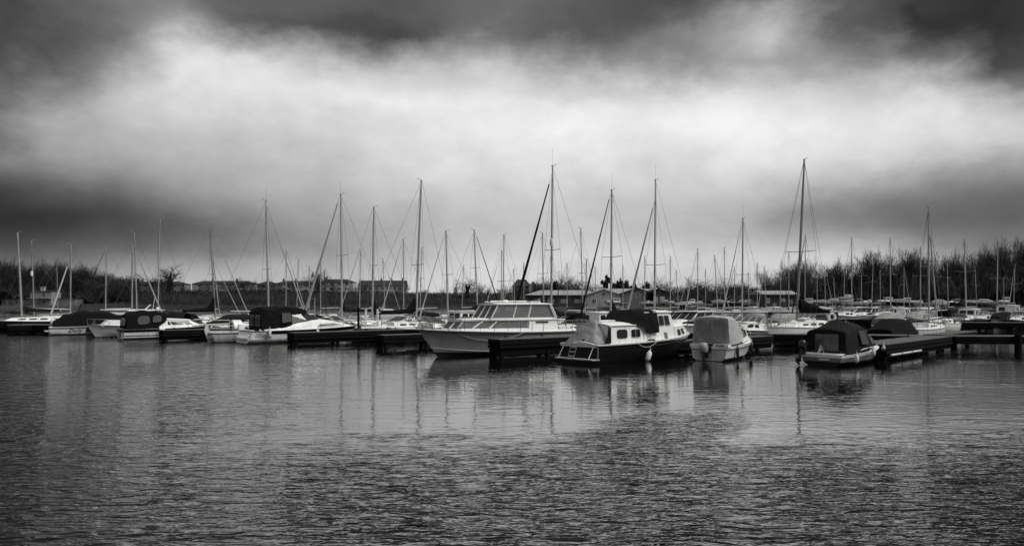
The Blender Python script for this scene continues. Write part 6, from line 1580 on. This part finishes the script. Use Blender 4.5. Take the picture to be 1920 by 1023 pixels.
r = building(1196, 292, 14, 22, None, zat(552, 292) - 1.1, zat(540.5, 292) - zat(552, 292), 0, 'grey shed gable, middle of three, with tall windows', wall='clad_grey', roof='tile', cat='boat shed', name='boat_shed', gable_x=True, wins=[(-1.5, 4.0, .9, 1.8), (0, 4.4, .9, 2.0), (1.5, 4.0, .9, 1.8)], over=.6)
r = building(1216, 302, 14, 12, None, zat(551, 302) - 1.1, zat(541.5, 302) - zat(551, 302), 0, 'shed roof linking the middle and right gables', wall='clad', roof='sheet_roof', cat='boat shed', name='boat_shed')
r = building(1235, 292, 11, 22, None, zat(553, 292) - 1.1, zat(542, 292) - zat(553, 292), 0, 'dark shed gable with light doors, right of three', wall='clad', roof='tile', cat='boat shed', name='boat_shed', gable_x=True, wins=[(-1.2, 2.2, 1.6, 2.6), (1.4, 2.2, 1.6, 2.6)], wm='render', over=.6)
# club cabin
D = 250
r = building(1463, D, 11.6, 10, None, zat(547, D) - 2.1, zat(538.5, D) - zat(546, D), 0, 'dark timber clubhouse with pale roof and white round signs', wall='clad', roof='sheet_roof', cat='clubhouse', name='clubhouse', over=.9, wins=[(3.9, 1.6, 1.0, 1.0)], rz=8)
for x, z, s in ((-4.3, 2.5, 1.0), (-4.3, 1.5, .8), (1.0, 2.2, 1.35)):
    b = MB().box((x, -.06, z), (s, .05, s * .85)).build('sign_board', M['white'], r, 0)
    MB().torus((x, -.10, z), s * .26, s * .08, (0, 1, 0), 14, 5).build('sign_emblem', M['hull_dark'], b, 0)
MB().box((-2.2, -.3, -1.0 + 1.4), (1.4, .05, 1.4)).build('door', M['render_dim'], r, 0)
# pole line on the hill
for px, y0 in ((855, 524), (731, 520)):
    D = 400; b = at(px, D); b.z = gz(b); o = MB().tube([(0, 0, 0), (0, 0, zat(y0, D) - b.z)], .12, 6).box((0, 0, zat(y0, D) - b.z - .4), (1.6, .12, .12)).build('utility_pole', M['bark']); o.location = b
    tag(o, 'slim utility pole on the skyline ' + ('left of the lone ivy tree' if px == 855 else 'behind the dormer terrace'), 'utility pole')

# ================================================================== trees
def ivyb(h, r0, n=7, k=1.0):
    rg = random.Random(int(h * 100)); out = []
    for i in range(n):
        a = i / n; out.append(((rg.uniform(-.3, .3), rg.uniform(-.3, .3), h * a), (r0 * k * (.8 + .5 * math.sin(a * 3)), r0 * k * .9, h / n * 1.1)))
    for i in range(3):
        a = i * 2.1; out.append(((math.cos(a) * r0 * 1.3, math.sin(a) * r0 * 1.3, h * 1.0), (r0 * .5, r0 * .5, h * .18)))
    return out
def T(px, ytop, D, kind, k, label, **kw):
    b = at(px, D); g = gz(b); return tree(px, D, zat(ytop, D) - g, kind, k, label, **kw)
T(320, 490, 372, 'round', 0, 'big round bare tree with ivy covered trunk left of the hipped houses', ivy=ivyb(9, 1.7), w=1.0)
T(594, 503, 372, 'round', 1, 'broad pale tree on a thick black ivy stump before the houses', ivy=ivyb(9.5, 1.7), w=1.0, pale=True)
T(876, 516, 345, 'round', 0, 'lone round tree with ivy trunk on the skyline', ivy=ivyb(5.5, .8), w=.95)
T(211, 504, 330, 'round', 1, 'round headed tree at the right end of the left wood', w=1.1, pale=True)
T(283, 518, 380, 'round', 0, 'small tree left of the big ivy tree')
T(345, 522, 378, 'small', 1, 'small bush headed tree at the right foot of the big ivy tree')
for i, (px, y, kd, lab) in enumerate([(392, 521, 'round', 'small bare tree above the left hipped roof'), (432, 518, 'round', 'left spreading tree before the long hipped house'), (462, 518, 'round', 'right spreading tree before the long hipped house'),
     (480, 519, 'small', 'pale slim tree in the gap between houses'), (507, 520, 'round', 'bare tree behind the dark end house'), (553, 520, 'round', 'dark round tree behind the pale pair of houses'),
     (629, 519, 'small', 'thin pale tree behind the right pale houses'), (684, 527, 'round', 'low tree left of the dormer terrace'), (760, 529, 'round', 'curving bare tree at the right end of the dormer terrace'),
     (857, 527, 'small', 'small tree left of the lone ivy tree'), (900, 528, 'small', 'low thin tree right of the lone ivy tree'), (947, 530, 'small', 'low bush tree behind the close pair of masts'), (968, 528, 'round', 'tree left of the dark roofed house')]):
    T(px, y, 376 + (i % 3) * 6, kd, i, lab, pale=i % 3 == 0)
for i, (px, y, lab) in enumerate([(1012, 524, 'tree just right of the pale gabled house'), (1032, 516, 'tree behind the mast with the black furled foresail'), (1062, 506, 'largest round bare tree behind the boat shed'), (1085, 514, 'second round bare tree behind the boat shed'),
     (1108, 520, 'lower tree behind the right end of the long shed'), (1240, 515, 'round bare tree behind the middle shed gable'), (1226, 522, 'small tree left of the round bare tree behind the sheds'), (1288, 532, 'low tree at the left end of the far hedge'),
     (1305, 514, 'bare tree left of the distant trio of masts'), (1322, 520, 'tree among the distant trio of masts'), (1368, 515, 'round tree behind the distant trio of masts'), (1395, 522, 'low tree behind the vane mast')]):
    T(px, y, 335 + (i % 3) * 8, 'round', i, lab, w=1.15)
# evergreens behind the sheds
def evergreen(px0, px1, ytop, D, label, seed, umb=False):
    w = (px1 - px0) * D / F; b = at((px0 + px1) / 2, D); b.z = gz(b); H = zat(ytop, D) - b.z; rg = random.Random(seed)
    root = empty('evergreen_tree', b, 0, label, 'tree'); bl = []
    for i in range(16):
        a = rg.random() * 6.28; q = rg.random() ** .6
        x = math.cos(a) * w / 2 * q; z = H * (.72 if umb else .5) + H * (.2 if umb else .35) * rg.uniform(-.8, 1) * (1 - q * .5)
        bl.append(((x, math.sin(a) * w / 2 * q, z), (w * .16, w * .16, H * (.07 if umb else .16))))
    q = bpy.data.objects.new('foliage', leaf_cloud(bl, 3500, .35, M['evergreen'])); link(q); q.parent = root
    MB().tube([(0, 0, -.5), (.2, 0, H * .5), (0, 0, H * .8)], [.35, .25, .1], 7).build('trunk', M['bark'], root, 60)
evergreen(1128, 1146, 511, 320, 'flat topped pine behind the left shed gable', 1, True)
for i, (a, b, y, lab) in enumerate([(1146, 1160, 517, 'leftmost spiky dark evergreen behind the sheds'), (1158, 1172, 515, 'second spiky dark evergreen behind the sheds'), (1170, 1184, 518, 'third spiky dark evergreen behind the sheds'), (1182, 1196, 526, 'low dark evergreen sloping to the middle gable')]): evergreen(a, b, y, 316 + i * 3, lab, 5 + i)
evergreen(1204, 1218, 521, 322, 'dark round evergreen behind the middle gable', 12)
evergreen(1033, 1048, 517, 328, 'dark evergreen in front of the bare trees behind the shed', 13)

# left wood: individual trees on the skyline, thicker towards the left
def pos_word(i, n):
    o = ['first', 'second', 'third', 'fourth', 'fifth', 'sixth', 'seventh', 'eighth', 'ninth', 'tenth', 'eleventh', 'twelfth', 'thirteenth', 'fourteenth', 'fifteenth', 'sixteenth', 'seventeenth', 'eighteenth', 'nineteenth', 'twentieth', 'twenty-first', 'twenty-second', 'twenty-third', 'twenty-fourth', 'twenty-fifth', 'twenty-sixth', 'twenty-seventh', 'twenty-eighth', 'twenty-ninth', 'thirtieth']
    return o[i]
prof_l = [(-60, 478), (0, 480), (30, 486), (60, 492), (90, 484), (118, 488), (150, 492), (170, 500), (188, 508), (205, 514), (235, 526)]
def interp(t, x):
    for (a, b), (c, d) in zip(t, t[1:]):
        if a <= x <= c: return b + (d - b) * (x - a) / (c - a)
    return t[0][1] if x < t[0][0] else t[-1][1]
for i in range(28):
    px = -55 + i * 10.2 + rng.uniform(-2, 2)
    T(px, interp(prof_l, px) + rng.uniform(-9, 1), 342 + (i % 3) * 9, 'tall', i, f'tall bare tree of the left wood, {pos_word(i, 28)} crown from its left end', group='bare trees of the left wood', w=1.1)
prof_r = [(1436, 500), (1465, 492), (1500, 487), (1530, 484), (1560, 486), (1585, 488), (1600, 478), (1640, 468), (1680, 464), (1720, 462), (1750, 470), (1790, 472), (1830, 460), (1860, 452), (1885, 446), (1920, 442), (1990, 436)]
for i in range(30):
    px = 1440 + i * 17.6 + rng.uniform(-4, 4)
    T(px, interp(prof_r, px) + rng.uniform(-8, 3), 262 + (i % 4) * 8, 'tall', i + 1, f'tall bare tree of the right wood, {pos_word(i, 30)} crown from its left end', group='bare trees of the right wood', w=1.0 if i < 9 else .9, pale=i < 6)

# undergrowth, scrub and reeds: nobody could count the stems
def scatter(name, n, pts_fn, hfn, wd, m, lean=.25, core=None):
    P = np.array([pts_fn() for _ in range(n)]); hs = np.array([hfn(p) for p in P])
    d = nrng.normal(0, lean, (n, 3)); d[:, 2] = 1; d /= np.linalg.norm(d, axis=1, keepdims=True)
    v, f = blades(P, d, hs, wd * nrng.uniform(.5, 1.6, n))
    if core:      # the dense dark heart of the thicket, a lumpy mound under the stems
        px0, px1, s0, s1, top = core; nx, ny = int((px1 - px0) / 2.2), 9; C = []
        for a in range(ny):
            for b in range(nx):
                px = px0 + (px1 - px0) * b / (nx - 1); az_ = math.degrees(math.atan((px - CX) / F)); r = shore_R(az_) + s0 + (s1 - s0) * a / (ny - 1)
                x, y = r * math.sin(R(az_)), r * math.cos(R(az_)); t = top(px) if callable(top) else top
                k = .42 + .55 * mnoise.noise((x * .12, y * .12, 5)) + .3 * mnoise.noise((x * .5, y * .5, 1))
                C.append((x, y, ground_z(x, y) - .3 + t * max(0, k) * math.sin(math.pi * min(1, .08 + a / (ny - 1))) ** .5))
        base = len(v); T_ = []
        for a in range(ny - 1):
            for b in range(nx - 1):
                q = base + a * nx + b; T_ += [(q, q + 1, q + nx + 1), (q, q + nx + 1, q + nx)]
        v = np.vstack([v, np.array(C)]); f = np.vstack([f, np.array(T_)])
    o = bpy.data.objects.new(name, np_mesh(name, v, f, m)); link(o); o['kind'] = 'stuff'; return o
def onland(px0, px1, s0, s1, zfn=None):
    def fn():
        px = rng.uniform(px0, px1); a = math.degrees(math.atan((px - CX) / F)); s = rng.uniform(s0, s1); r = shore_R(a) + s
        x, y = r * math.sin(R(a)), r * math.cos(R(a)); z = ground_z(x, y); return (x, y, z - .1)
    return fn
def onup(fn, top):   # blades starting anywhere up to a clump height, so the mass is dense
    def g():
        x, y, z = fn(); k = mnoise.noise((x * .09, y * .09, 2.0)) * .5 + .5; return (x, y, z + rng.random() ** 1.3 * top * (.35 + k))
    return g
def onup2(fn, topf):
    def g():
        x, y, z = fn(); px = CX + F * x / y; k = mnoise.noise((x * .09, y * .09, 2.0)) * .5 + .5; return (x, y, z + rng.random() ** 1.1 * topf(px) * (.4 + .75 * k))
    return g
def wood_top(prof, D, f):
    return lambda px: (zat(interp(prof, min(max(px, prof[0][0]), prof[-1][0])), D) - 2.0) * f
TR, TL = wood_top(prof_r, 280, .70), wood_top(prof_l, 345, .80)
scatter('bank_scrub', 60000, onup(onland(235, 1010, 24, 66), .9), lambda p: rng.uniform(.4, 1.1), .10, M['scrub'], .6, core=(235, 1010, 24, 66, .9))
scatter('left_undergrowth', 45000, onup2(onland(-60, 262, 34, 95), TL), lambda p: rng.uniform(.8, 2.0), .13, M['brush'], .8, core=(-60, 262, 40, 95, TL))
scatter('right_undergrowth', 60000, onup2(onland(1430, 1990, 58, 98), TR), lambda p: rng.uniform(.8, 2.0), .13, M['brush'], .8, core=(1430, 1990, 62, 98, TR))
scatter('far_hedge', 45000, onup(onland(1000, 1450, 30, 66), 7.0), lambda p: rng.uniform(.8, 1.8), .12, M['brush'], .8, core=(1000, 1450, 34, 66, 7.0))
scatter('reed_bed', 30000, onland(150, 1010, 0, 16), lambda p: rng.uniform(.6, 1.4), .07, M['reed'], .12)
# shrubs breaking the hedge line on the bank
for i, px in enumerate([246, 262, 300, 352, 372, 405, 446, 470, 496, 530, 572, 610, 668, 706, 742, 795, 830, 918, 936, 955]):
    T(px, 541 - (i * 7 % 5) * 1.6, 352 + (i % 4) * 6, 'small' if i % 3 else 'round', i, f'low bare shrub on the bank hedge line, {pos_word(i, 20)} from the left', group='shrubs along the bank', w=1.5)
